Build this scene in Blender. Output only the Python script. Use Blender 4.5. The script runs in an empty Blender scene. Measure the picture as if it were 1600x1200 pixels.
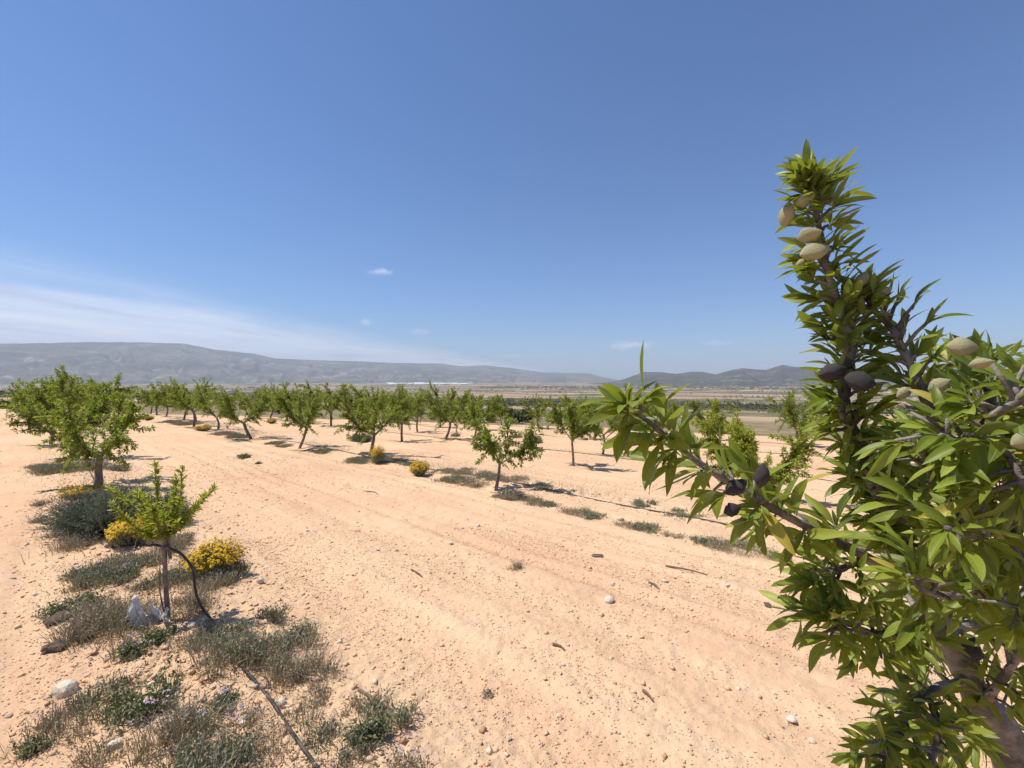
import bpy, math, random
import numpy as np
from mathutils import Vector, Matrix, Quaternion

sc = bpy.context.scene
COL = sc.collection
R = math.radians
rng = np.random.default_rng(7)
random.seed(7)

# ------------------------------------------------------------------ camera
F = 700.0 / 1600.0 * 36.0
CAM_H = 1.6
PITCH = math.atan(8 / 700.0)
cam_d = bpy.data.cameras.new('camera'); cam = bpy.data.objects.new('camera', cam_d); COL.objects.link(cam)
cam_d.sensor_width = 36.0; cam_d.lens = F; cam_d.clip_start = 0.02; cam_d.clip_end = 60000
cam.location = (0, 0, CAM_H); cam.rotation_euler = (R(90) - PITCH, 0, 0)
sc.camera = cam

# ------------------------------------------------------------------ sky and sun
SUN_EL = R(62); SUN_AZ = math.atan2(-0.96, 0.10)
world = bpy.data.worlds.new('World'); sc.world = world; world.use_nodes = True
nt = world.node_tree; nt.nodes.clear()
def wn(t, **kw):
    n = nt.nodes.new(t)
    for k, v in kw.items(): setattr(n, k, v)
    return n
def wmath(op, a, b=None, c=None, clamp=False):
    n = wn('ShaderNodeMath', operation=op, use_clamp=clamp)
    for i, v in enumerate((a, b, c)):
        if v is None: continue
        if isinstance(v, (int, float)): n.inputs[i].default_value = v
        else: nt.links.new(v, n.inputs[i])
    return n.outputs[0]
def wstep(v, lo, hi):
    n = wn('ShaderNodeMapRange', interpolation_type='SMOOTHSTEP')
    nt.links.new(v, n.inputs['Value']); n.inputs['From Min'].default_value = lo; n.inputs['From Max'].default_value = hi
    return n.outputs[0]
sky = wn('ShaderNodeTexSky', sky_type='NISHITA')
sky.sun_disc = False; sky.sun_elevation = SUN_EL; sky.sun_rotation = SUN_AZ
sky.altitude = 600; sky.air_density = 1.0; sky.dust_density = 0.6; sky.ozone_density = 2.2
bg = wn('ShaderNodeBackground'); bg.inputs['Strength'].default_value = 0.08
# thin cirrus bank low in the west, and a few wisps: a flat layer seen at dir.xy / dir.z
tc = wn('ShaderNodeTexCoord'); sep = wn('ShaderNodeSeparateXYZ'); nt.links.new(tc.outputs['Generated'], sep.inputs[0])
dx, dy, dz = sep.outputs
zc = wmath('MAXIMUM', dz, 0.02)
lx = wmath('DIVIDE', dx, zc); ly = wmath('DIVIDE', dy, zc)
comb = wn('ShaderNodeCombineXYZ'); nt.links.new(lx, comb.inputs[0]); nt.links.new(ly, comb.inputs[1])
mp = wn('ShaderNodeMapping'); nt.links.new(comb.outputs[0], mp.inputs[0]); mp.inputs['Rotation'].default_value = (0, 0, R(-12)); mp.inputs['Scale'].default_value = (0.55, 0.16, 1)
n1 = wn('ShaderNodeTexNoise'); nt.links.new(mp.outputs[0], n1.inputs['Vector']); n1.inputs['Scale'].default_value = 1.0; n1.inputs['Detail'].default_value = 6; n1.inputs['Roughness'].default_value = 0.6; n1.inputs['Distortion'].default_value = 0.6
edge = wmath('SUBTRACT', wmath('ADD', wmath('MULTIPLY', ly, 0.165), -4.55), lx)
edge = wmath('ADD', edge, wmath('MULTIPLY', wmath('SUBTRACT', n1.outputs['Fac'], .5), 2.6))
bank = wstep(edge, -0.6, 3.2)
bank2 = wstep(edge, 0.4, 6.0)
tex = wstep(n1.outputs['Fac'], 0.25, 0.8)
m1 = wmath('MULTIPLY', wmath('MULTIPLY', bank, wmath('ADD', wmath('MULTIPLY', tex, 0.45), 0.68)), wmath('ADD', wmath('MULTIPLY', bank2, 0.2), 0.78), clamp=True)
# grey streaks in the bank
mp2 = wn('ShaderNodeMapping'); nt.links.new(comb.outputs[0], mp2.inputs[0]); mp2.inputs['Scale'].default_value = (0.35, 0.12, 1); mp2.inputs['Location'].default_value = (3.1, 1.7, 0)
n2 = wn('ShaderNodeTexNoise'); nt.links.new(mp2.outputs[0], n2.inputs['Vector']); n2.inputs['Scale'].default_value = 1.4; n2.inputs['Detail'].default_value = 5
grey = wstep(n2.outputs['Fac'], 0.52, 0.7)
# wisps: small soft puffs given by direction
tot = None
n3 = wn('ShaderNodeTexNoise'); nt.links.new(tc.outputs['Generated'], n3.inputs['Vector']); n3.inputs['Scale'].default_value = 60; n3.inputs['Detail'].default_value = 5; n3.inputs['Roughness'].default_value = 0.65
for (u, v, sx, sy, amp) in ((592, 425, 27, 7, .5), (572, 503, 13, 9, .45), (655, 519, 24, 7, .3), (990, 539, 42, 9, .55), (1120, 536, 30, 6, .35), (800, 556, 90, 5, .25)):
    U = (u - 800) / 700; W = (592 - v) / 700
    a = wmath('DIVIDE', wmath('SUBTRACT', wmath('DIVIDE', dx, wmath('MAXIMUM', dy, .05)), U), sx / 700)
    b = wmath('DIVIDE', wmath('SUBTRACT', wmath('DIVIDE', dz, wmath('MAXIMUM', dy, .05)), W), sy / 700)
    q = wmath('SQRT', wmath('ADD', wmath('MULTIPLY', a, a), wmath('MULTIPLY', b, b)))
    q = wmath('ADD', q, wmath('MULTIPLY', wmath('SUBTRACT', n3.outputs['Fac'], .5), 2.2))
    g = wmath('MULTIPLY', wstep(q, 1.0, 0.1), amp)
    tot = g if tot is None else wmath('MAXIMUM', tot, g)
front = wstep(dy, 0.0, 0.1)
m2 = wmath('MULTIPLY', tot, front)
mask = wmath('MULTIPLY', wmath('MAXIMUM', m1, m2), wstep(dz, 0.0, 0.02))
cmix = wn('ShaderNodeMix', data_type='RGBA'); nt.links.new(grey, cmix.inputs['Factor'])
cmix.inputs['A'].default_value = (9.7, 10.4, 12.1, 1); cmix.inputs['B'].default_value = (6.6, 7.3, 9.2, 1)
fin = wn('ShaderNodeMix', data_type='RGBA'); nt.links.new(mask, fin.inputs['Factor'])
tintm = wn('ShaderNodeMix', data_type='RGBA', blend_type='MULTIPLY'); tintm.inputs['Factor'].default_value = 1.0
nt.links.new(sky.outputs[0], tintm.inputs['A']); tintm.inputs['B'].default_value = (0.72, 1.0, 1.33, 1)
nt.links.new(tintm.outputs['Result'], fin.inputs['A']); nt.links.new(cmix.outputs['Result'], fin.inputs['B'])
nt.links.new(fin.outputs['Result'], bg.inputs['Color'])
out = wn('ShaderNodeOutputWorld'); nt.links.new(bg.outputs[0], out.inputs['Surface'])

sun_d = bpy.data.lights.new('sun', 'SUN'); sun_o = bpy.data.objects.new('sun', sun_d); COL.objects.link(sun_o)
sun_d.energy = 4.6; sun_d.angle = R(0.53); sun_d.color = (1.0, 0.95, 0.87)
SUNV = Vector((math.sin(SUN_AZ) * math.cos(SUN_EL), math.cos(SUN_AZ) * math.cos(SUN_EL), math.sin(SUN_EL)))
sun_o.rotation_euler = SUNV.to_track_quat('Z', 'Y').to_euler(); sun_o.location = (-20, 0, 40)

vs = sc.view_settings
vs.view_transform = 'Standard'; vs.look = 'None'; vs.gamma = 1.0; vs.use_curve_mapping = False
vs.exposure = 0.36
sc.cycles.use_denoising = True
sc.cycles.max_bounces = 8; sc.cycles.transparent_max_bounces = 8; sc.cycles.volume_bounces = 0
sc.cycles.sample_clamp_indirect = 6.0

# ------------------------------------------------------------------ helpers
def hash2(ix, iy, seed):
    h = (ix.astype(np.int64) * 374761393 + iy.astype(np.int64) * 668265263 + seed * 1442695041) & 0xffffffff
    h = ((h ^ (h >> 13)) * 1274126177) & 0xffffffff
    return ((h ^ (h >> 16)) & 0xffff) / 65535.0
def vnoise(x, y, seed=0):
    x = np.asarray(x, float); y = np.asarray(y, float)
    ix = np.floor(x); iy = np.floor(y); fx = x - ix; fy = y - iy
    fx = fx * fx * fx * (fx * (fx * 6 - 15) + 10); fy = fy * fy * fy * (fy * (fy * 6 - 15) + 10)
    a = hash2(ix, iy, seed); b = hash2(ix + 1, iy, seed); c = hash2(ix, iy + 1, seed); d = hash2(ix + 1, iy + 1, seed)
    return (a + (b - a) * fx) * (1 - fy) + (c + (d - c) * fx) * fy
def fbm(x, y, seed=0, o=4, g=0.5):
    t = 0; a = 1; s = 0
    for i in range(o):
        t = t + a * (vnoise(x, y, seed + i * 17) * 2 - 1); s += a; a *= g
        x = x * 2.03 + 5.1; y = y * 2.03 - 3.7
    return t / s
def sstep(a, b, x):
    t = np.clip((np.asarray(x, float) - a) / (b - a), 0, 1); return t * t * (3 - 2 * t)

DX, DY = -0.7124, 0.7018          # direction of the tree rows
NX, NY = 0.7018, 0.7124           # across the rows
ROW0, ROWW = 0.55, 6.05
FIELD_EDGE = [(-140, 62), (-90, 60), (-62, 56), (-36, 46), (-5.4, 38.5), (7.8, 34.5), (16.5, 27), (30, 18), (60, 6), (120, -20)]
fe = np.array(sorted(FIELD_EDGE))
def field_mask(x, y):
    e = np.interp(x, fe[:, 0], fe[:, 1]) + fbm(x * .15, y * .15, 91, 2) * 1.5
    return sstep(1.2, -0.6, y - e)
def row_n(x, y): return x * NX + y * NY
def row_dist(x, y):
    n = row_n(x, y); k = np.clip(np.round((n - ROW0) / ROWW), -3, 14); return n - (ROW0 + k * ROWW), k
def base_h(x, y):
    x = np.asarray(x, float); y = np.asarray(y, float)
    s = .0623 * y + .0221 * x
    z = np.where(s > 0, -45 * (1 - np.exp(-np.maximum(s, 0) / 45)), 12 * (1 - np.exp(np.minimum(s, 0) / 12)))
    r = np.hypot(x, y)
    far = sstep(60, 150, r)
    st = 1.7
    q = z / st; fl = np.floor(q); fr = q - fl
    zt = (fl + sstep(0.72, 0.98, fr)) * st
    w = far * sstep(1500, 500, r) * np.clip(.75 + .6 * fbm(x / 180, y / 180, 44, 2), 0, 1)
    z = z + (zt - z) * w * .85
    z = z + far * 2.2 * fbm(x / 420, y / 420, 55, 3) * sstep(100, 900, r)
    return z
def ground_h(x, y):
    x = np.asarray(x, float); y = np.asarray(y, float)
    z = base_h(x, y)
    r = np.hypot(x, y); near = sstep(90, 40, r)
    n = row_n(x, y); t = x * DX + y * DY
    d, k = row_dist(x, y)
    strip = np.exp(-(d / np.where(d < 0, .5, .75)) ** 2)
    dd = .040 * (vnoise(n * 2.3, t * .07, 3) - .5) + .03 * (vnoise(n * .8, t * .05, 4) - .5) + .042 * (vnoise(n * 5.6 + .35 * fbm(n * .3, t * .15, 15, 2), t * .06, 13) - .5) * (1 - .7 * strip)
    dd = dd + .05 * fbm(x * .35, y * .35, 5, 2)
    dd = dd + .016 * fbm(x * 2.7, y * 2.7, 6, 3) + (.010 + .014 * strip) * fbm(x * 9, y * 9, 8, 3)
    fine = sstep(16, 6, r)
    dd = dd + fine * (.007 + .007 * strip) * fbm(x * 31, y * 31, 9, 2)
    dd = dd + strip * .06
    return z + dd * near
def H(x, y): return float(ground_h(np.array([x]), np.array([y]))[0])

cp, sp_ = math.cos(PITCH), math.sin(PITCH)
def ray(u, v):
    a = (u - 800) / 700; b = (600 - v) / 700
    return Vector((a, cp + b * sp_, -sp_ + b * cp))
def at(u, v, t): return Vector((0, 0, CAM_H)) + ray(u, v) * t
def gp(u, v):
    d = ray(u, v); ts = np.geomspace(.8, 3000, 4000)
    z = CAM_H + d.z * ts - ground_h(d.x * ts, d.y * ts)
    i = int(np.argmax(z < 0)) if (z < 0).any() else len(ts) - 1
    t = ts[i]
    return Vector((d.x * t, d.y * t, H(d.x * t, d.y * t)))

def mesh_np(name, V, faces):
    V = np.asarray(V, np.float32); me = bpy.data.meshes.new(name)
    faces = np.asarray(faces, np.int32); nf, k = faces.shape
    me.vertices.add(len(V)); me.vertices.foreach_set('co', V.ravel())
    me.loops.add(nf * k); me.loops.foreach_set('vertex_index', faces.ravel())
    me.polygons.add(nf); me.polygons.foreach_set('loop_start', np.arange(0, nf * k, k, dtype=np.int32))
    try: me.polygons.foreach_set('loop_total', np.full(nf, k, np.int32))
    except Exception: pass
    me.update(calc_edges=True); me.validate()
    return me
def smooth(me, on=True): me.polygons.foreach_set('use_smooth', np.full(len(me.polygons), on)); return me
def fattr(me, name, data):
    a = me.attributes.new(name, 'FLOAT', 'POINT'); a.data.foreach_set('value', np.asarray(data, np.float32)); return me
def link(name, me, m=None, parent=None, loc=None):
    o = bpy.data.objects.new(name, me); COL.objects.link(o)
    if m is not None and len(me.materials) == 0: me.materials.append(m)
    if parent is not None: o.parent = parent
    if loc is not None: o.location = loc
    return o
def empty(name, loc, rz=0.0, s=1.0):
    o = bpy.data.objects.new(name, None); COL.objects.link(o); o.location = loc; o.rotation_euler = (0, 0, rz); o.scale = (s, s, s)
    o.empty_display_size = .1
    return o
def tag(o, label=None, cat=None, group=None, kind=None):
    if label: o['label'] = label
    if cat: o['category'] = cat
    if group: o['group'] = group
    if kind: o['kind'] = kind
    return o
def catmull(P, n):
    P = [np.array(p, float) for p in P]; P = [2 * P[0] - P[1]] + P + [2 * P[-1] - P[-2]]
    out = []
    for i in range(1, len(P) - 2):
        for j in range(n):
            t = j / n; a, b, c, d = P[i - 1:i + 3]
            out.append(.5 * (2 * b + (c - a) * t + (2 * a - 5 * b + 4 * c - d) * t * t + (3 * b - a - 3 * c + d) * t ** 3))
    out.append(P[-2]); return np.array(out)
def tube(P, rad, k=8, bump=0.0, seed=0):
    P = np.asarray(P, float); n = len(P); rad = np.asarray(rad, float) * np.ones(n)
    T = np.gradient(P, axis=0); T /= np.linalg.norm(T, axis=1)[:, None] + 1e-9
    ref = np.array([0, 0, 1.]) if abs(T[0, 2]) < .9 else np.array([1., 0, 0])
    a = np.cross(T[0], ref); a /= np.linalg.norm(a); V = []
    g = np.random.default_rng(seed)
    for i in range(n):
        a = a - T[i] * a.dot(T[i]); a /= np.linalg.norm(a); b = np.cross(T[i], a)
        for j in range(k):
            th = 2 * math.pi * j / k; rr = rad[i] * (1 + bump * g.normal())
            V.append(P[i] + rr * (math.cos(th) * a + math.sin(th) * b))
    Fs = [(i * k + j, i * k + (j + 1) % k, (i + 1) * k + (j + 1) % k, (i + 1) * k + j) for i in range(n - 1) for j in range(k)]
    V.append(P[0]); V.append(P[-1])
    for j in range(k):
        Fs.append((n * k, (j + 1) % k, j, j)); Fs.append((n * k + 1, (n - 1) * k + j, (n - 1) * k + (j + 1) % k, (n - 1) * k + (j + 1) % k))
    return np.array(V), Fs
def tube_mesh(name, parts):
    V = []; Fs = []; o = 0
    for v, f in parts:
        V.append(v); Fs += [tuple(q + o for q in (g if g[2] != g[3] else g[:3])) for g in f]; o += len(v)
    me = bpy.data.meshes.new(name); me.from_pydata(np.concatenate(V).tolist(), [], Fs); me.update(); smooth(me)
    return me

# ------------------------------------------------------------------ materials
def mat(name):
    m = bpy.data.materials.new(name); m.use_nodes = True; m.node_tree.nodes.clear()
    return m
class NB:
    def __init__(s, m):
        s.m = m; s.t = m.node_tree; s.out = s.n('ShaderNodeOutputMaterial')
    def n(s, t, **kw):
        x = s.t.nodes.new(t)
        for k, v in kw.items(): setattr(x, k, v)
        return x
    def set(s, sock, v):
        if hasattr(v, 'is_linked') or hasattr(v, 'links'): s.t.links.new(v, sock)
        elif isinstance(v, tuple) and len(v) == 3 and sock.type == 'RGBA': sock.default_value = (*v, 1)
        else: sock.default_value = v
    def math(s, op, a, b=None, clamp=False):
        x = s.n('ShaderNodeMath', operation=op, use_clamp=clamp); s.set(x.inputs[0], a)
        if b is not None: s.set(x.inputs[1], b)
        return x.outputs[0]
    def mix(s, f, a, b, bt='MIX'):
        x = s.n('ShaderNodeMix', data_type='RGBA', blend_type=bt); s.set(x.inputs['Factor'], f); s.set(x.inputs['A'], a); s.set(x.inputs['B'], b)
        return x.outputs['Result']
    def step(s, v, lo, hi, o0=0.0, o1=1.0):
        x = s.n('ShaderNodeMapRange', interpolation_type='SMOOTHSTEP'); s.set(x.inputs['Value'], v)
        x.inputs['From Min'].default_value = lo; x.inputs['From Max'].default_value = hi; x.inputs['To Min'].default_value = o0; x.inputs['To Max'].default_value = o1
        return x.outputs[0]
    def obj(s): return s.n('ShaderNodeTexCoord').outputs['Object']
    def noise(s, vec, sc_, det=4, rough=.55, dist=0.0):
        x = s.n('ShaderNodeTexNoise'); s.t.links.new(vec, x.inputs['Vector']); x.inputs['Scale'].default_value = sc_
        x.inputs['Detail'].default_value = det; x.inputs['Roughness'].default_value = rough; x.inputs['Distortion'].default_value = dist
        return x.outputs['Fac']
    def mapv(s, vec, scale=(1, 1, 1), rot=(0, 0, 0), loc=(0, 0, 0)):
        x = s.n('ShaderNodeMapping'); s.t.links.new(vec, x.inputs[0]); x.inputs['Scale'].default_value = scale; x.inputs['Rotation'].default_value = rot; x.inputs['Location'].default_value = loc
        return x.outputs[0]
    def attr(s, name): return s.n('ShaderNodeAttribute', attribute_name=name).outputs['Fac']
    def bump(s, h, st, dist, nrm=None):
        x = s.n('ShaderNodeBump'); s.set(x.inputs['Height'], h); x.inputs['Strength'].default_value = st; x.inputs['Distance'].default_value = dist
        if nrm is not None: s.t.links.new(nrm, x.inputs['Normal'])
        return x.outputs[0]
    def bsdf(s, col, rough=.9, spec=.2, nrm=None):
        x = s.n('ShaderNodeBsdfPrincipled'); s.set(x.inputs['Base Color'], col); s.set(x.inputs['Roughness'], rough); s.set(x.inputs['Specular IOR Level'], spec)
        if nrm is not None: s.t.links.new(nrm, x.inputs['Normal'])
        return x.outputs[0]
    def trans(s, sh, col, f):
        a = s.n('ShaderNodeBsdfTranslucent'); s.set(a.inputs['Color'], col); x = s.n('ShaderNodeMixShader'); x.inputs[0].default_value = f
        s.t.links.new(sh, x.inputs[1]); s.t.links.new(a.outputs[0], x.inputs[2]); return x.outputs[0]
    def end(s, sh): s.t.links.new(sh, s.out.inputs['Surface']); return s.m

SOIL = (.65, .435, .265); SOIL_P = (.60, .37, .22); SOIL_L = (.72, .53, .345); SOIL_D = (.42, .25, .14)
def soil_nodes(b, vec):
    c = b.mix(b.step(b.noise(vec, .35, 4), .35, .68), SOIL, SOIL_P)
    c = b.mix(b.step(b.noise(b.mapv(b.mapv(vec, (1, 1, 1), (0, 0, R(-45.4))), (1, .05, 1)), 2.6, 4, .6), .48, .78, 0, .5), c, SOIL_L)
    c = b.mix(b.step(b.noise(b.mapv(b.mapv(vec, (1, 1, 1), (0, 0, R(-45.4))), (1, .06, 1), (0, 0, 0), (7, 3, 0)), 5.5, 4, .65), .52, .72, 0, .5), c, SOIL_P)
    c = b.mix(b.step(b.noise(vec, 14, 4, .7), .5, .8, 0, .55), c, SOIL_L)
    c = b.mix(b.step(b.noise(vec, 38, 3, .7), .58, .74, 0, .34), c, SOIL_D)
    c = b.mix(b.step(b.noise(vec, 110, 3, .7), .60, .72, 0, .25), c, SOIL_D)
    c = b.mix(b.step(b.noise(b.mapv(vec, (1, 1, 1), (0, 0, 0), (3, 9, 1)), 70, 3, .7), .62, .72, 0, .6), c, (.76, .60, .42))
    return c
def soil_bump(b, vec):
    n = b.bump(b.noise(vec, 9, 4, .7), .45, .04)
    n = b.bump(b.noise(vec, 45, 5, .8), .65, .012, n)
    return n

b = NB(mat('ground')); v = b.obj()
fieldc = soil_nodes(b, v)
strip = b.attr('strip')
fieldc = b.mix(b.math('MULTIPLY', strip, .55), fieldc, (.64, .45, .28))
vor = b.n('ShaderNodeTexVoronoi', feature='F1'); b.t.links.new(b.mapv(v, (1 / 190, 1 / 62, 0), (0, 0, R(16))), vor.inputs['Vector']); vor.inputs['Scale'].default_value = 1; vor.inputs['Randomness'].default_value = .85
rp = b.n('ShaderNodeValToRGB'); rp.color_ramp.interpolation = 'CONSTANT'
sepc = b.n('ShaderNodeSeparateColor'); b.t.links.new(vor.outputs['Color'], sepc.inputs[0]); b.t.links.new(sepc.outputs[0], rp.inputs[0])
pal = [(0, (.38, .25, .165)), (.14, (.10, .115, .05)), (.30, (.48, .33, .22)), (.40, (.065, .09, .04)), (.56, (.24, .18, .11)), (.66, (.52, .36, .25)), (.76, (.14, .135, .07)), (.92, (.42, .29, .2))]
el = rp.color_ramp.elements
el[0].position = 0; el[0].color = (*pal[0][1], 1); el[1].position = pal[1][0]; el[1].color = (*pal[1][1], 1)
for p_, c_ in pal[2:]:
    e = el.new(p_); e.color = (*c_, 1)
far = b.mix(b.step(b.noise(v, .012, 5, .65), .45, .65, 0, .45), rp.outputs[0], (.12, .115, .06))
far = b.mix(b.step(b.noise(v, .06, 4, .7), .5, .75, 0, .6), far, (.36, .255, .16))
# terrace banks: scrubby risers by slope
geo = b.n('ShaderNodeNewGeometry'); sx = b.n('ShaderNodeSeparateXYZ'); b.t.links.new(geo.outputs['Normal'], sx.inputs[0])
far = b.mix(b.step(sx.outputs[2], .985, .955, 0, .8), far, (.16, .13, .075))
scrub = b.mix(b.step(b.noise(v, .5, 4, .7), .4, .65), (.17, .14, .075), (.30, .22, .13))
far = b.mix(b.attr('scrub'), far, scrub)
col = b.mix(b.attr('field'), far, fieldc)
b.end(b.bsdf(col, .95, .1, soil_bump(b, v))); M_ground = b.m

b = NB(mat('clods')); v = b.n('ShaderNodeNewGeometry').outputs['Position']; tn = b.attr('tint')
c = b.mix(b.step(tn, .0, .6), (.46, .25, .14), SOIL); c = b.mix(b.step(tn, .6, 1), c, (.72, .55, .39))
b.end(b.bsdf(b.mix(b.step(b.noise(v, 60, 3), .5, .8, 0, .4), c, SOIL_L), .95, .1, b.bump(b.noise(v, 120, 3), .5, .004))); M_clod = b.m

b = NB(mat('stone')); v = b.obj(); rnd = b.n('ShaderNodeObjectInfo').outputs['Random']
c = b.mix(rnd, (.70, .55, .40), (.66, .60, .50)); c = b.mix(b.step(b.noise(v, 18, 4, .7), .45, .7, 0, .7), c, (.58, .38, .24))
b.end(b.bsdf(c, .9, .2, b.bump(b.noise(v, 40, 4), .6, .006))); M_stone = b.m
b = NB(mat('dark_lump')); v = b.obj(); b.end(b.bsdf(b.mix(b.noise(v, 30, 4, .7), (.09, .065, .05), (.26, .19, .145)), .95, .1, b.bump(b.noise(v, 40, 4, .7), 1, .01))); M_lump = b.m

b = NB(mat('bark')); v = b.obj()
c = b.mix(b.step(b.noise(b.mapv(v, (1, 1, .35)), 40, 4, .65), .35, .7), (.115, .085, .068), (.30, .25, .21))
b.end(b.bsdf(c, .85, .2, b.bump(b.noise(b.mapv(v, (1, 1, .3)), 90, 4), .7, .006))); M_bark = b.m
b = NB(mat('bark_near')); v = b.obj()
c = b.mix(b.step(b.noise(v, 14, 5, .65), .36, .66), (.10, .085, .075), (.31, .275, .245))
c = b.mix(b.step(b.noise(b.mapv(v, (1, 1, 3)), 45, 4, .7), .56, .72, 0, .75), c, (.07, .052, .042))
b.end(b.bsdf(c, .8, .25, b.bump(b.noise(b.mapv(v, (1, 1, 2.5)), 70, 5, .7), .9, .005))); M_barkn = b.m

def leaf_mat(name, c1, c2, c3, tr, trc, near=False, rough=.42):
    b = NB(mat(name))
    tn = b.n('ShaderNodeObjectInfo').outputs['Random'] if near == 'obj' else b.attr('tint')
    c = b.mix(b.step(tn, 0, .55), c1, c2); c = b.mix(b.step(tn, .7, 1), c, c3)
    if near: c = b.mix(b.step(tn, .972, .985, 0, .8), c, (.44, .33, .06))
    nrm = None
    if near:
        uv = b.n('ShaderNodeUVMap', uv_map='uv').outputs[0]; s = b.n('ShaderNodeSeparateXYZ'); b.t.links.new(uv, s.inputs[0])
        d = b.math('ABSOLUTE', b.math('SUBTRACT', s.outputs[0], .5))
        rib = b.step(d, .035, .012)
        geo = b.n('ShaderNodeNewGeometry')
        c = b.mix(b.math('MULTIPLY', geo.outputs['Backfacing'], .6), c, (.17, .21, .075))
        c = b.mix(b.math('MULTIPLY', rib, .75), c, (.26, .29, .10))
        w = b.n('ShaderNodeTexWave', wave_type='BANDS', bands_direction='Y')
        cm = b.n('ShaderNodeCombineXYZ'); b.t.links.new(s.outputs[0], cm.inputs[0]); b.t.links.new(b.math('SUBTRACT', s.outputs[1], b.math('MULTIPLY', d, .5)), cm.inputs[1])
        b.t.links.new(cm.outputs[0], w.inputs[0]); w.inputs['Scale'].default_value = 6
        nrm = b.bump(w.outputs['Fac'], .04, .002)
        c = b.mix(b.step(b.noise(b.obj(), 25 if near != 'obj' else 3, 3), .55, .75, 0, .35), c, c3)
    b.end(b.trans(b.bsdf(c, rough, .35, nrm), trc, tr)); return b.m
M_leafo = leaf_mat('leaf_near', (.06, .092, .011), (.15, .20, .02), (.31, .345, .055), .28, (.40, .47, .035), 'obj', .46)
M_leafs = leaf_mat('leaf_near_mass', (.06, .092, .011), (.15, .20, .02), (.31, .345, .055), .28, (.40, .47, .035), 'mass', .46)
M_leafm = leaf_mat('leaf_mid', (.065, .10, .015), (.16, .215, .026), (.32, .36, .06), .38, (.40, .48, .045))
M_leafy = leaf_mat('leaf_young', (.18, .215, .02), (.29, .335, .035), (.45, .46, .08), .38, (.50, .55, .06))
M_greyg = leaf_mat('weed_greygreen', (.20, .21, .12), (.31, .31, .19), (.44, .39, .29), .2, (.15, .18, .08), rough=.7)
M_blueg = leaf_mat('weed_bluegreen', (.085, .11, .08), (.14, .17, .13), (.26, .28, .22), .2, (.14, .18, .1), rough=.7)
M_green = leaf_mat('weed_green', (.115, .135, .06), (.19, .205, .095), (.36, .33, .21), .25, (.18, .22, .05), rough=.6)
M_dry = leaf_mat('weed_dry', (.25, .20, .125), (.39, .32, .21), (.54, .46, .32), .15, (.3, .22, .14), rough=.85)
M_yel = leaf_mat('flower_yellow', (.50, .30, .008), (.66, .42, .012), (.74, .52, .03), .2, (.7, .45, .02), rough=.7)
M_mauve = leaf_mat('flower_mauve', (.34, .25, .40), (.46, .36, .50), (.62, .54, .62), .2, (.4, .3, .45), rough=.7)
M_far = leaf_mat('far_foliage', (.05, .065, .028), (.08, .095, .04), (.13, .135, .07), .1, (.06, .08, .03), rough=.9)
b = NB(mat('hull')); v = b.obj(); rnd = b.n('ShaderNodeObjectInfo').outputs['Random']
c = b.mix(rnd, (.30, .31, .16), (.37, .33, .20)); c = b.mix(b.step(b.noise(v, 2.2, 5, .65), .5, .75, 0, .5), c, (.34, .25, .16)); c = b.mix(b.step(b.noise(v, 9, 4, .7), .55, .75, 0, .5), c, (.42, .37, .24))
b.end(b.bsdf(c, .85, .2, b.bump(b.noise(v, 14, 4, .8), .45, .02))); M_hull = b.m
b = NB(mat('hull_dark')); v = b.obj(); b.end(b.bsdf(b.mix(b.noise(v, 70, 4, .7), (.018, .015, .016), (.085, .075, .075)), .6, .35, b.bump(b.noise(v, 160, 4, .7), .8, .002))); M_hulld = b.m
b = NB(mat('hose')); v = b.obj(); b.end(b.bsdf(b.mix(b.step(b.noise(v, 9, 4), .45, .75), (.035, .032, .03), (.17, .12, .08)), .6, .4)); M_hose = b.m
b = NB(mat('plastic')); v = b.obj(); b.end(b.trans(b.bsdf(b.mix(b.noise(v, 14, 3), (.74, .71, .68), (.84, .82, .79)), .45, .5), (.7, .66, .62), .25)); M_plastic = b.m
b = NB(mat('stick')); v = b.obj(); b.end(b.bsdf(b.mix(b.noise(v, 30, 3), (.10, .07, .05), (.24, .17, .12)), .9, .1)); M_stick = b.m
def plain(name, c, rough=.8):
    b = NB(mat(name)); v = b.obj(); b.end(b.bsdf(b.mix(b.noise(v, .3, 3), c, tuple(q * .8 for q in c)), rough, .2)); return b.m
M_wall = plain('house_wall', (.70, .66, .60)); M_roof = plain('house_roof', (.34, .19, .13)); M_shed = plain('shed_roof', (.72, .73, .72)); M_pane = plain('house_window', (.05, .05, .055), .4)
def mountain_mat(name, c1, c2, rock, sc_):
    b = NB(mat(name)); v = b.obj()
    c = b.mix(b.step(b.noise(v, .0022 * sc_, 6, .65), .38, .62), c1, c2)
    c = b.mix(b.step(b.noise(v, .012 * sc_, 4, .7), .5, .7, 0, .5), c, tuple(q * .55 for q in c1))
    z = b.n('ShaderNodeSeparateXYZ'); b.t.links.new(v, z.inputs[0])
    rk = b.step(b.noise(b.mapv(v, (1, 1, 2.2)), .0035 * sc_, 7, .72), .56, .64)
    c = b.mix(b.math('MULTIPLY', rk, .6), c, rock)
    return b.end(b.bsdf(c, .95, .05, b.bump(b.noise(v, .01 * sc_, 5, .7), .8, 25 / sc_)))
M_mtn = mountain_mat('mountain', (.075, .08, .05), (.17, .15, .11), (.44, .38, .32), 1.0)
M_hill = mountain_mat('hill', (.048, .050, .036), (.08, .076, .056), (.30, .25, .19), 2.2)

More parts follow.
